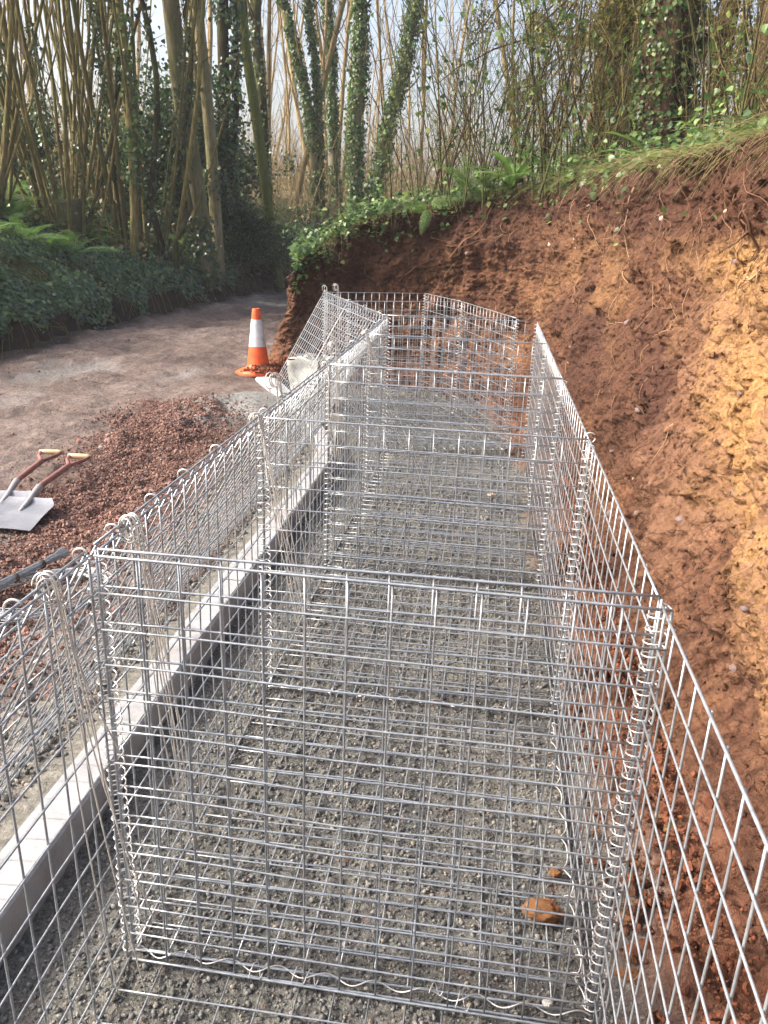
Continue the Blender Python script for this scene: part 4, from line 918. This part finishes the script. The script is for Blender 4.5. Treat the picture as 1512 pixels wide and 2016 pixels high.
# --- single trunks
def path_to(az0, D, az1, H, wob=.03, seed=0, n=14, dD=0, bend=0):
    """stem from bearing az0 at its foot to az1 at height H"""
    x, y, z = spot(az0, D); x1 = .69+(D+dD)*math.sin(R(az1)); y1 = -1.27+(D+dD)*math.cos(R(az1)); g = random.Random(seed)
    s = np.linspace(0, 1, n)[:, None]; p = np.array([x, y, z-.15])*(1-s)+np.array([x1, y1, z+H])*s
    off = np.cumsum([[g.gauss(0, wob), g.gauss(0, wob), 0] for _ in range(n)], 0); off -= np.outer(np.linspace(0, 1, n), off[-1])
    off[:, 0] += bend*np.sin(np.linspace(0, math.pi, n))
    return p+off
def tree(name, label, paths, rads, m_, twigs=14, twL=(.5, 1.8), ivy=None, cat='tree', group=None, sub=2, knots=0, sides=10, twm=None, spread=.7, fresh=False):
    base_ = paths[0][0]; root = thing(name, label, cat, tuple(base_), 0, group); g = random.Random(hash(label) % 1000 if False else len(label)*7+int(abs(base_[0])*100))
    tw = MB(); iv = MB()
    for k, (p, r_) in enumerate(zip(paths, rads)):
        p = p-base_; n = len(p); mb = MB(); tube(mb, p, np.linspace(r_*1.1, r_*.5, n), sides, g.random(), cap=False)
        if knots and k == 0:
            for q in range(knots):
                i = 3+q*2 % (n-4); c_ = p[min(i, n-1)]; a = g.uniform(-2.5, -.6); rr_ = np.interp(i, [0, n], [r_*1.1, r_*.5])
                stones(mb, (c_+np.array([math.cos(a), math.sin(a), 0])*rr_)[None], r_*.9, .6, .3, rnd=np.array([0.]))
        mb.build('trunk' if k == 0 else 'limb', m_, root)
        if twigs: twig_sys(tw, p, r_, twigs, twL, spread, g, .25, sub, .3, g.random())
        if ivy: ivy_on(iv, p, np.linspace(r_*1.1, r_*.5, n), ivy[0], ivy[1], z0=-1, z1=ivy[2], thick=ivy[3], patch=ivy[4], seed=k*3+int(abs(base_[0])*10))
    if twigs: tw.build('twigs', twm or m_, root, kind='stuff')
    if ivy: iv.build('ivy', M_IVYB if fresh else M_IVY, root, kind='stuff')
    return root
tree('pale_trunked_tree', 'tall pale smooth trunk with dark knots and ivy round its foot beside the hazel clumps', [path_to(-19.8, 14.6, -23.6, 13, .03, 1)], [.145], M_PALE, 6, (.6, 1.5), (420, (.05, .085), 1.2, .03, .0), knots=5)
tree('grey_trunked_tree', 'second straight grey brown trunk just right of the pale knotty trunk', [path_to(-19.1, 15.3, -21.5, 13, .03, 2)], [.10], M_PALE, 8, (.6, 1.5), (150, (.04, .07), 2.4, .04, .8), knots=3)
tree('thin_trunked_tree', 'slender brown trunk between the pale knotty trunk and the grey one', [path_to(-20.0, 17.0, -20.8, 13, .03, 22)], [.08], M_HAZEL, 10, (.6, 1.5))
tree('dark_ivy_tree', 'dark ivy wrapped trunk right behind the pale knotty trunk', [path_to(-18.3, 16.3, -19.0, 13, .05, 3), path_to(-18.2, 16.4, -16.6, 12, .06, 4)], [.11, .05], M_DARK, 14, (.5, 1.5), (200, (.05, .09), 7, .06, .6))
tree('forked_dark_tree', 'dark crooked tree with long side limbs in front of the hazels', [path_to(-21.8, 14.2, -21.4, 7.5, .10, 5, bend=-.15), path_to(-21.6, 14.2, -16.8, 7.2, .12, 6), path_to(-24.8, 14.4, -28.5, 9, .10, 7, bend=.3)], [.05, .04, .055], M_DARK, 10, (.4, 1.4), (60, (.04, .07), 5, .06, .9))
tree('ivy_hazel_pole', 'ivy clad stem left of the pale trunk with bright green leaves at the top', [path_to(-24.7, 13.6, -24.2, 12, .05, 8)], [.06], M_HAZEL, 8, (.4, 1.2), (210, (.04, .07), 7, .05, .8), fresh=True)
tree('mossy_pole', 'bare straight green mossy trunk leaning left over the lane edge', [path_to(-14.8, 16.9, -21.0, 13.0, .006, 9)], [.10], M_MOSSY, 0)
tree('lane_side_tree', 'thin dark trunk directly behind the leaning green trunk', [path_to(-15.3, 20, -15.4, 13, .10, 10), path_to(-15.1, 20, -17.5, 12, .1, 11)], [.12, .06], M_DARK, 16, (.6, 2), (120, (.05, .08), 6, .04, .8))
iv = (480, (.045, .08), 12, .045, .45)
tree('ivy_clad_tree', 'leaning forked tree with sparse green ivy, leftmost of the ivy group behind the bank', [path_to(-11.4, 21.5, -16.5, 13, .10, 12), path_to(-11.6, 21.5, -13.0, 12, .10, 13)], [.10, .07], M_PALE, 18, (.6, 2.2), iv, fresh=True)
tree('ivy_clad_tree', 'upright slender ivy covered trunk in the middle of the ivy group', [path_to(-11.0, 23, -11.8, 13, .08, 14)], [.095], M_PALE, 16, (.6, 2.2), (600, (.045, .08), 12, .045, .35), fresh=True)
tree('ivy_clad_tree', 'thin ivy stem standing alone between the two thick ivy trees', [path_to(-9.9, 24, -10.2, 13, .06, 15)], [.08], M_TAN, 16, (.6, 2.0), (120, (.07, .11), 12, .08, .5), fresh=True)
tree('ivy_clad_tree', 'thick ivy covered tree forking in a V at the right of the ivy group', [path_to(-9.3, 20.5, -9.8, 13, .07, 16, bend=.1), path_to(-9.1, 20.5, -4.8, 13, .08, 17, bend=.4)], [.115, .11], M_PALE, 16, (.6, 2.2), (800, (.045, .08), 12, .07, .3), fresh=True)
# scattered mid-distance trees, own shapes, then copies of five patterns for the far wood
g = random.Random(77)
protos = []
for k in range(5):
    pth = stem_path((0, 0, -.3), (g.uniform(-.12, .12), g.uniform(-.1, .1)), 11, 14, .03, g)
    rads = [.055, .075, .045, .065, .035][k]
    extra = [stem_path(pth[3], (g.uniform(-.4, .4), g.uniform(-.2, .2)), 7, 9, .05, g, up=.05)]
    root = tree('woodland_sapling', 'pale bare sapling in the sunlit wood beyond the lane', [pth]+extra, [rads, rads*.5], M_TAN, 20, (.7, 2.4), None, sub=2, sides=6, group='bare saplings in the wood beyond the lane')
    protos.append(root)
first = [True]*5
for k in range(74):
    az = g.uniform(-36, 20); D = 15+34*g.random()**1.1
    if az > 1: D = max(D, 13)
    if az < -13: D = max(D, 22)
    if -13 <= az < -4: D = max(D, 25)
    x, y, z = spot(az, D)
    if abs(x-xE(np.array([y]))[0]) < .5: continue
    i = k % 5
    if first[i]: put(protos[i], az, D, g.uniform(0, 6)); first[i] = False
    else: dup(protos[i], (x, y, z), g.uniform(0, 6), g.uniform(.8, 1.25))
# far brush: thousands of thin stems no one could count
mb = MB(); N = 5200; az = rng.uniform(-38, 26, N); D = 12.5+32*rng.random(N)**1.2
D = np.where(az > -5, D, D+7)
x = .69+D*np.sin(np.radians(az)); y = -1.27+D*np.cos(np.radians(az)); z = h_all(x, y, False); ok = (x > xE(y)+.0) & (seg_sd(x, y, POLY) < .1); ok = ~ok
x, y, z, D, az = x[ok], y[ok], z[ok], D[ok], az[ok]; N = len(x)
L = rng.uniform(.8, 3.6, N); ld = rng.normal(0, .28, (N, 2)); s = np.linspace(0, 1, 6)[None, :, None]
P_ = np.stack([x, y, z-.05], -1)[:, None]+s*np.concatenate([ld, np.ones((N, 1))], 1)[:, None]*L[:, None, None]
P_[..., :2] += (s[..., 0]**2)[..., None]*rng.normal(0, .35, (N, 1, 2)); P_[..., 2] -= (s[..., 0]**3)*rng.uniform(0, .5, (N, 1))*L[:, None]*.6
tubes_many(mb, P_, np.linspace(1, .3, 6)[None]*(.0035+.0003*D)[:, None]*rng.uniform(.6, 1.4, N)[:, None], 3)
mb.build('far_brushwood', M_TAN, kind='stuff', label='tangle of thin pale brushwood filling the wood beyond the lane', category='brushwood')
mb = MB(); N = 30000; az = rng.uniform(-38, 22, N); D = 13+34*rng.random(N)
x = .69+D*np.sin(np.radians(az)); y = -1.27+D*np.cos(np.radians(az)); z = h_all(x, y, False)
ok = ~((x > xE(y)) & (seg_sd(x, y, POLY) < .1)); x, y, z = x[ok], y[ok], z[ok]; N = len(x)
leaves(mb, P3(x, y, z+rng.exponential(.28, N)), rng.normal(0, 1, (N, 3))+[0, 0, .8], rng.uniform(.04, .09, N), 1, lobed=False)
mb.build('woodland_undergrowth', m_leaf('undergrowth_leaf', [(0, (0.20, 0.14, 0.06)), (.5, (0.26, 0.20, 0.09)), (.75, (0.12, 0.15, 0.05)), (1, (0.07, 0.12, 0.035))], .6, .3), kind='stuff', label='low tan leaves and undergrowth across the far woodland floor', category='undergrowth')

# --- evergreen bushes on the left (holly-like mass and a dark broom-like bush)
def bush(label, x, y, z, rad, N, m_, size, lob=True, stems=14, cat='bush', name='evergreen_bush'):
    root = thing(name, label, cat, (x, y, z)); mb = MB(); g = random.Random(int(N+rad[0]*100))
    tips = []
    for k in range(stems):
        a = g.uniform(0, 6.28); pth = stem_path((0, 0, 0), (.5*math.cos(a)*g.random()*rad[0]/rad[2]*1.6, .5*math.sin(a)*g.random()*rad[1]/rad[2]*1.6), rad[2]*g.uniform(1.2, 2.0), 8, .08, g); tube(mb, pth, np.linspace(.014, .004, 8), 5, cap=False); tips.extend(pth[2:])
    mb.build('stems', M_DARK, root)
    tips = np.array(tips); i = rng.integers(0, len(tips), N); p = tips[i]+rng.normal(0, 1, (N, 3))*np.array(rad)*.17
    cl = rng.normal(0, 1, (60, 3))*np.array(rad)*.42+np.array([0, 0, rad[2]*.85]); j = rng.integers(0, 60, N//2); p[:N//2] = cl[j]+rng.normal(0, .12, (N//2, 3))
    p = p[p[:, 2] > -.1]
    mb = MB(); leaves(mb, p, rng.normal(0, 1, (len(p), 3))+[0, 0, .7], rng.uniform(*size, len(p)), 1, lobed=lob)
    mb.build('foliage', m_, root, kind='stuff'); return root
for lab, az, D, rad, N, lob in (('dark green evergreen bush between the second hazel clump and the pale trunk', -21.5, 16.2, (1.0, .8, 1.5), 11000, True),
      ('lower dark evergreen bush behind the second hazel clump', -23.8, 17.5, (1.1, .8, .9), 6000, True),
      ('dark holly bush among the hazel poles at the far left', -30.8, 17.2, (1.1, .8, .9), 5000, True),
      ('shaded evergreen bush behind the dark ivy trunk', -18.6, 18.5, (1.0, .8, 1.1), 7000, True)):
    x, y, z = spot(az, D); bush(lab, x, y, z, rad, N, M_IVY, (.045, .085), lob)
# broom-like bush with fine arching dark sprays
x, y, z = spot(-17.6, 16.6); root = thing('broom_bush', 'rounded dark feathery bush of fine drooping sprays left of the leaning green trunk', 'bush', (x, y, z))
mb = MB(); N = 2600; a = rng.uniform(0, 6.28, N); el = rng.uniform(.1, 1.4, N); L = rng.uniform(.5, 1.15, N); s = np.linspace(0, 1, 6)[None, :]
dx = np.cos(a)*np.cos(el); dy = np.sin(a)*np.cos(el); dz = np.sin(el)
L = L*1.25
P_ = np.stack([(dx*L)[:, None]*s*.85, (dy*L)[:, None]*s*.85, (dz*L)[:, None]*s*1.1-.28*s**3*L[:, None]], -1); P_ += rng.normal(0, .05, (N, 1, 3))
tubes_many(mb, P_, np.broadcast_to(np.linspace(.007, .003, 6)[None], (N, 6)), 3); mb.build('sprays', m_bark('broom_green', (.025, .035, .018), (.05, .065, .035), (.09, .10, .06)), root, kind='stuff')
mb = MB(); n_ = 16000; i = rng.integers(0, N, n_); j = rng.integers(2, 6, n_); leaves(mb, P_[i, j]+rng.normal(0, .02, (n_, 3)), rng.normal(0, 1, (n_, 3)), rng.uniform(.03, .075, n_), .35, lobed=False); mb.build('foliage', M_IVY, root, kind='stuff')

# --- ivy carpet on the left bank
mb = MB(); N = 110000; yv = 3.0+rng.random(N)*19; tt = rng.gamma(1.5, .7, N); xx = xE(yv)-tt+.02
kk = (tt > .10+.12*fbm(P3(yv*2, yv), 2, 8)) & (rng.random(N) < np.clip(1.25-tt*.16, 0, 1)) & (fbm(P3(xx, yv)*1.6, 3, 101) > -.35+.10*tt); xx, yv, tt = xx[kk], yv[kk], tt[kk]
zz_ = h_all(xx, yv)+rng.exponential(.05, len(xx)); sl_ = np.where(tt < 1.2, 1.1, .3)[:, None]
nn = np.stack([np.ones(len(xx)), -.25*np.ones(len(xx)), np.zeros(len(xx))], 1)*sl_+np.array([0, 0, .9])+rng.normal(0, .45, (len(xx), 3))
leaves(mb, P3(xx, yv, zz_), nn, rng.uniform(.025, .065, len(xx)), 1)
mb.build('ivy_carpet', M_IVY, kind='stuff', label='glossy dark ivy covering the left hedge bank above the lane', category='ivy')
# trailing stems and debris over the bank edge
mb = MB(); N = 900; yv = 3+rng.random(N)*13; tt = rng.uniform(.05, 1.6, N); xx = xE(yv)-tt; z0 = h_all(xx, yv)+.04; s = np.linspace(0, 1, 7)[None]
L = rng.uniform(.15, .6, N); P_ = np.stack([xx[:, None]+s*L[:, None]*rng.uniform(.1, .8, N)[:, None], yv[:, None]+s*rng.normal(0, .25, N)[:, None], z0[:, None]+.12*np.sin(s*3.14)-s*L[:, None]*.9], -1)
P_[..., 2] = np.maximum(P_[..., 2], h_all(P_[..., 0], P_[..., 1])+.01)
tubes_many(mb, P_, np.broadcast_to(np.linspace(.004, .002, 7)[None], (N, 7)), 3); mb.build('trailing_stems', M_HAZEL, kind='stuff', label='thin trailing stems and roots over the left hedge bank', category='stems')

# --- ferns
def frond_mesh(kind, L, seed):
    g = random.Random(seed); mb = MB(); n = 16; s = np.linspace(0, 1, n)
    ph = g.uniform(.75, 1.1); x = L*(s*math.cos(ph)+.38*s**2); z = L*(s*math.sin(ph)-.42*s**2.2); y = .04*L*np.sin(s*3+seed); P_ = np.stack([x, y, z], 1)
    tube(mb, P_, np.linspace(.003, .001, n), 4, .3, cap=False); d = unit(np.gradient(P_, axis=0)); sd = unit(np.cross(d, [0, 0, 1.])); up = np.cross(sd, d)
    if kind == 'male':
        V = []; 
        for side in (-1, 1):
            m_ = 26; si = np.linspace(.14, .99, m_); c_ = np.stack([np.interp(si, s, P_[:, k]) for k in range(3)], 1); D_i = np.stack([np.interp(si, s, d[:, k]) for k in range(3)], 1); Si = np.stack([np.interp(si, s, sd[:, k]) for k in range(3)], 1)*side; Ui = np.stack([np.interp(si, s, up[:, k]) for k in range(3)], 1)
            ln = L*.21*np.sin(np.clip(si*1.02, 0, 1)*math.pi)**.55*(1.05-si*.35)
            # each pinna: a strip of 4 toothed lozenges
            for q in range(4):
                f0 = q/4; f1 = (q+1)/4; wq = L*.017*(1-.55*f0)
                b0 = c_+(Si*f0+D_i*.18*f0-Ui*.14*f0**2)*ln[:, None]; t1 = c_+(Si*f1+D_i*.18*f1-Ui*.14*f1**2)*ln[:, None]; mi = (b0+t1)/2
                VV = np.stack([b0, mi+D_i*wq, t1, mi-D_i*wq], 1); T = (np.arange(m_)*4)[:, None, None]+np.array([[0, 2, 1], [0, 3, 2]])[None]
                mb.add(VV.reshape(-1, 3), None, T.reshape(-1, 3), np.repeat(.35+.5*rng.random(m_), 4))
    else:      # strap leaf, wavy edge, folded along the midrib
        w_ = L*.075*np.clip(np.minimum(s*9+.25, (1-s)*6), 0, 1); V = []
        for k in (-1, -.5, 0, .5, 1): V.append(P_+sd*(k*w_)[:, None]+up*(abs(k)*.35*w_+.010*math.copysign(1, k)*(abs(k) == 1)*np.sin(s*30+k*2))[:, None])
        V = np.array(V).transpose(1, 0, 2); mb.add(V, grid_faces(n, 5), None, .45+.35*g.random())
    return mb.mesh('frond', M_FERN)
FR_M = [frond_mesh('male', 1.0, i) for i in range(3)]; FR_S = [frond_mesh('strap', 1.0, i+5) for i in range(3)]
def fern(name, label, kind, x, y, z, size, n, rz=0, tilt=(0, 0), group=None, lo=.75):
    root = thing(name, label, 'fern', (x, y, z), rz, group); root.rotation_euler = (tilt[0], tilt[1], rz); g = random.Random(int(abs(x)*991+abs(y)*77)); src = FR_M if kind == 'male' else FR_S
    for k in range(n):
        o = link('frond', src[k % 3], root); s_ = size*g.uniform(lo, 1.1); o.scale = (s_, s_, s_); o.rotation_euler = (g.gauss(0, .15), g.uniform(-.35, .35), k*6.283/n+g.gauss(0, .25))
    return root
g = random.Random(5)
F1 = fern('hedge_fern', 'x', 'male', 0, 0, 0, .5, 8); F2 = fern('hedge_fern', 'x', 'strap', 1, 1, 0, .38, 8)
KIDS.pop('hedge_fern', None)
lm = ('feathery green fern on the left hedge bank', 'feathery ferns on the left bank'); ls_ = ('strap leaved green fern on the left hedge bank', 'strap leaved ferns on the left bank')
fm = [True, True]
for k in range(130):
    yv = g.uniform(5.5, 16); tt = .5+g.random()**.7*4.0; x = float(xE(np.array([yv]))[0])-tt; z = h1(x, yv)+.03; i = 0 if g.random() < .55 else 1; src, lg = (F1, lm) if i == 0 else (F2, ls_)
    s_ = g.uniform(.7, 1.4)
    if fm[i]:
        src.location = (x, yv, z); src['label'] = lg[0]; src['group'] = lg[1]; fm[i] = False
    else:
        o = dup(src, (x, yv, z), g.uniform(0, 6.28), s_, lg[0], lg[1]); o.rotation_euler.y = .15
def lipz(x, y): return h1(x, y)+.02
fern('strap_fern', 'glossy strap leaved fern with upright tongues at the middle of the bank top', 'strap', .80, 7.45, 1.97, .66, 11, .4, lo=.8)
fern('feathery_fern', 'feathery fern standing up right of the glossy strap fern on the bank top', 'male', 1.22, 7.0, 2.02, .74, 9, 1.2)
fern('feathery_fern', 'feathery fern arching low left of the strap fern on the bank top', 'male', .40, 7.7, 1.92, .62, 9, 2.2)
fern('hanging_fern', 'small fern frond hanging down the dark soil left of centre', 'male', -.02, 7.35, 1.78, .40, 3, -1.7, (.0, 1.5))
fern('strap_fern', 'lone strap fern with one tall upright leaf near the right of the bank top', 'strap', 1.70, 4.75, 2.02, .42, 7, 1.0)
fern('strap_fern', 'bright strap fern on the bank top right of the big trunk foot', 'strap', 1.95, 4.1, 2.04, .36, 9, .2)
fern('feathery_fern', 'low fern among ivy on the bank top at the far right', 'male', 2.05, 3.5, 2.02, .38, 8, .9)
fern('strap_fern', 'strap fern on the far left shoulder of the red bank', 'strap', -.5, 7.9, 1.72, .3, 7, .9)
# --- ivy, bramble leaves and grass along the bank top
def lipcover(mb, s0, s1, N, size, inland=(0, .9), hang=.0, mode=True, zup=.06):
    ss = rng.uniform(s0, s1, N); ci = np.clip(np.searchsorted(sv, ss), 0, nc-1); e = rng.uniform(inland[0], inland[1], N)
    p = G[ci, 209].copy(); p[:, :2] -= out2[ci]*e[:, None]; top = np.where(e > .05, h_plat(p[:, 0], p[:, 1])+.03, p[:, 2]); p[:, 2] = np.maximum(top, p[:, 2]-.05)+rng.exponential(zup, N)
    hk = rng.random(N) < hang; dn = rng.exponential(.12, N); p[hk, 2] -= dn[hk]; p[hk, :2] += (out2[ci]*(e+.03)[:, None])[hk]
    cl = fbm(np.stack([ss*1.7, e*2, e*0], 1), 3, 131) > -.25; p = p[cl]; ci = ci[cl]
    nn = rng.normal(0, .6, (len(p), 3))+[0, 0, 1.0]; nn[:, :2] += out2[ci]*.5
    leaves(mb, p, nn, rng.uniform(*size, len(p)), 1, lobed=mode)
mb = MB(); lipcover(mb, S[5], S[12], 9000, (.03, .065), (0, 1.1), .10); lipcover(mb, S[11], S[16], 8000, (.02, .05), (.04, 1.1), .04, zup=.08); lipcover(mb, S[3], S[6], 900, (.025, .05), (.12, .9), .02); lipcover(mb, S[1], S[3], 2500, (.03, .06), (.1, 1), .05)
mb.build('bank_top_ivy', M_IVYB, kind='stuff', label='fresh green ivy and bramble leaves along the top of the red bank', category='ivy')
mb = MB(); N = 5000; ss = rng.uniform(S[6], S[16], N); ci = np.clip(np.searchsorted(sv, ss), 0, nc-1); e = rng.uniform(-.02, .6, N)
p = G[ci, 209].copy(); p[:, :2] -= out2[ci]*e[:, None]; p[:, 2] = np.where(e > .05, h_plat(p[:, 0], p[:, 1])+.0, p[:, 2])
L = rng.uniform(.08, .34, N); s = np.linspace(0, 1, 6)[None, :, None]; dr = np.concatenate([out2[ci]*rng.uniform(-.5, 1.3, (N, 1))+rng.normal(0, .5, (N, 2)), np.full((N, 1), .8)], 1)
P_ = p[:, None]+s*dr[:, None]*L[:, None, None]; P_[..., 2] -= (s[..., 0]**2)*L[:, None]*rng.uniform(.4, 1.6, (N, 1))
tubes_many(mb, P_, np.broadcast_to(np.linspace(.0016, .0006, 6)[None], (N, 6)), 3)
mb.build('dry_grass', M_GRASS, kind='stuff', label='dry straw coloured grass and runners trailing over the bank edge', category='grass')

# --- thicket shrubs on the bank top
def thicket(seed, H=3.0, n=15, leafy=500):
    g = random.Random(seed); root = thing('thicket_shrub', 'x', 'shrub', (0, 0, 0)); tw = MB(); lf = MB(); lp = []
    st = MB()
    for k in range(n):
        a = g.uniform(0, 6.28); sp = g.uniform(.05, .55); L = g.uniform(.5, 1)*H; r0 = g.uniform(.004, .012)
        path = stem_path((.25*g.gauss(0, 1), .25*g.gauss(0, 1), -.08), (sp*math.cos(a), sp*math.sin(a)), L, 11, .07, g); tube(st, path, np.linspace(r0, r0*.3, 11), 5, g.random(), cap=False)
        twig_sys(tw, path, r0, 9, (.25, .9), .8, g, .15, 2, .5, g.random(), lp)
    st.build('stems', M_DARK, root); tw.build('twigs', M_DARK if seed % 2 else M_HAZEL, root, kind='stuff')
    lp = np.array(lp); i = rng.integers(0, len(lp), leafy); cl = vn(lp[i]*1.6, seed) > -.1; i = i[cl]
    leaves(lf, lp[i]+rng.normal(0, .02, (len(i), 3)), rng.normal(0, 1, (len(i), 3))+[0, 0, .5], rng.uniform(.025, .06, len(i)), .9)
    lf.build('leaves', M_IVYB, root, kind='stuff'); return root
T = [thicket(1, 3.3, 12, 130), thicket(2, 2.6, 12, 260), thicket(3, 3.6, 9, 80), thicket(4, 2.0, 13, 420)]
pos = [(-4.2, 9.6, 0), (-2.3, 9.0, 1), (-.6, 9.4, 2), (.8, 8.9, 0), (2.2, 9.3, 1), (3.4, 8.7, 3), (4.8, 8.4, 1), (6.0, 8.2, 0), (6.9, 8.0, 3), (7.9, 8.6, 1), (-5.6, 10.2, 3), (4.0, 10.6, 0), (-1.3, 11.5, 2), (9.8, 9.6, 0), (11.5, 8.2, 3), (13.2, 7.6, 1), (15, 6.2, 3), (16.8, 5.8, 1), (18.5, 5.5, 3)]
def where(az, D):
    far = ', in the row behind' if D > 9.95 else ''
    for lim, txt in ((-5, 'near its lane end'), (-3.3, 'just right of the V shaped ivy tree'), (-1.8, 'left of the fern clump'), (0, 'just left of the glossy strap fern'), (1.8, 'directly above the glossy strap fern'), (3, 'above the feathery fern'), (4.5, 'right of the fern clump'), (5.5, 'halfway between the ferns and the thick trunk'), (6.5, 'two steps left of the thick conifer trunk'), (7.5, 'close to the left of the thick conifer trunk'), (9, 'against the left side of the thick conifer trunk'), (10.5, 'right behind the thick conifer trunk'), (12, 'close to the right of the thick conifer trunk'), (14, 'between the two big conifer trunks'), (16, 'at the right edge of the photo'), (17.5, 'cut off by the right edge of the photo'), (99, 'just beyond the right edge')):
        if az < lim: return ' '+txt+far
used = set(); LT = {0: 'tall dark twiggy shrub with few leaves', 1: 'medium twiggy shrub with scattered green leaves', 2: 'tallest sparse wiry shrub', 3: 'low leafy shrub'}
for az, D, k in pos:
    x, y, z = spot(az, D)
    if k not in used: T[k].location = (x, y, z); relabel(T[k], LT[k]+where(az, D), 'twiggy shrubs on the bank top'); used.add(k)
    else: dup(T[k], (x, y, z), random.uniform(0, 6.28), random.uniform(.85, 1.15), LT[k]+where(az, D), 'twiggy shrubs on the bank top')

# --- big conifer at the right, with arching dead branches and fine foliage
def conifer(label, az0, D, az1, r0, seed, nb=34, leaf=9000, zr=(1.2, 7.5)):
    g = random.Random(seed); p = path_to(az0, D, az1, 9, .03, seed); base_ = p[0]; root = thing('conifer_tree', label, 'tree', tuple(base_)); q = p-base_
    mb = MB(); n = len(q); sd = 22; tube(mb, q, np.linspace(r0*1.15, r0*.55, n), sd, .5, cap=False)
    for k in range(7):   # fluted bark ribs
        a = k*6.283/7+g.uniform(-.3, .3); rr = np.linspace(r0*1.15, r0*.55, n)*.82; tw_ = a+np.linspace(0, .5, n)
        tube(mb, q+np.stack([rr*np.cos(tw_), rr*np.sin(tw_), 0*rr], 1), rr*.38, 7, g.random(), cap=False)
    mb.build('trunk', M_CONIF, root); tips = []; fine = MB()
    for k in range(nb):
        z_ = g.uniform(*zr); i = np.interp(z_, q[:, 2], np.arange(n)); c_ = np.array([np.interp(i, np.arange(n), q[:, m_]) for m_ in range(3)])
        a = g.uniform(0, 6.28); L = g.uniform(.9, 2.4); s = np.linspace(0, 1, 10); a = a if math.sin(a) > -.35 else -a; dr = np.array([math.cos(a), math.sin(a)])
        pts = np.stack([c_[0]+dr[0]*L*s, c_[1]+dr[1]*L*s, c_[2]+L*(.35*s-.75*s**2)*g.uniform(.5, 1.2)], 1)+np.cumsum(rng.normal(0, .02, (10, 3)), 0)
        mb = MB(); tube(mb, pts, np.linspace(.024, .006, 10), 6, g.random(), cap=False); mb.build('branch', M_CONIF, root)
        twig_sys(fine, pts, .02, 12, (.2, .8), .9, g, .15, 3, .35, g.random(), tips)
    fine.build('twigs', M_CONIF, root, kind='stuff')
    tips = np.array(tips); i = rng.integers(0, len(tips), leaf); pz = tips[i]+rng.normal(0, .07, (leaf, 3)); kp = (pz[:, 2] > .9+.5*rng.random(leaf)) & (vn(pz*1.4, seed) > -.2) & (pz[:, 1] > -.1); pz = pz[kp]
    mb = MB(); leaves(mb, pz, rng.normal(0, 1, (len(pz), 3)), rng.uniform(.03, .075, len(pz)), .45, lobed=False); mb.build('foliage', M_CONL, root, kind='stuff'); return root
conifer('thick dark red brown conifer trunk with olive foliage at the upper right', 9.9, 7.8, 8.6, .185, 3, 34, 22000)
conifer('dark conifer at the right edge with many arching dead branches', 15.9, 7.6, 14.6, .15, 4, 40, 12000, (.3, 6))
conifer('slimmer conifer between and behind the two big right hand trunks', 12.6, 11, 12.0, .10, 5, 26, 14000, (1.5, 7))
conifer('olive foliaged conifer behind the thicket left of the thick trunk', 6.4, 12.0, 5.6, .12, 6, 36, 30000, (1.2, 7))
# ivy at the foot of the thick trunk
p = path_to(9.9, 7.8, 8.6, 9, .03, 3); mb = MB(); ivy_on(mb, p, np.linspace(.21, .1, len(p)), 1500, (.02, .045), z1=p[0][2]+1.9, thick=.03, patch=.75, seed=4)
mb.build('trunk_ivy', M_IVYB, kind='thing', label='ivy climbing the foot of the thick conifer trunk', category='ivy')
# thin scattering volume, added to whiten the sky behind the wood
hm = bpy.data.materials.new('haze'); hm.use_nodes = True; ht = hm.node_tree; ht.nodes.clear()
pv = ht.nodes.new('ShaderNodeVolumePrincipled'); pv.inputs['Color'].default_value = (0.92, 0.95, 1.0, 1); pv.inputs['Density'].default_value = 0.0014; pv.inputs['Anisotropy'].default_value = 0.0
ho = ht.nodes.new('ShaderNodeOutputMaterial'); ht.links.new(pv.outputs[0], ho.inputs['Volume'])
mb = MB(); a_ = (-170, -60, -12); b_ = (170, 215, 24)
mb.add([(x, y, z) for x in (a_[0], b_[0]) for y in (a_[1], b_[1]) for z in (a_[2], b_[2])], [(0, 1, 3, 2), (4, 6, 7, 5), (0, 4, 5, 1), (2, 3, 7, 6), (0, 2, 6, 4), (1, 5, 7, 3)])
mb.build('haze', hm, kind='stuff', smooth=False)
print('zmax', max((o.matrix_world @ Vector(c)).z for o in bpy.data.objects if o.type == 'MESH' and o.name != 'haze' for c in o.bound_box))
print('verts', sum(len(o.data.vertices) for o in bpy.data.objects if o.type == 'MESH' and o.data), 'objects', len(bpy.data.objects))
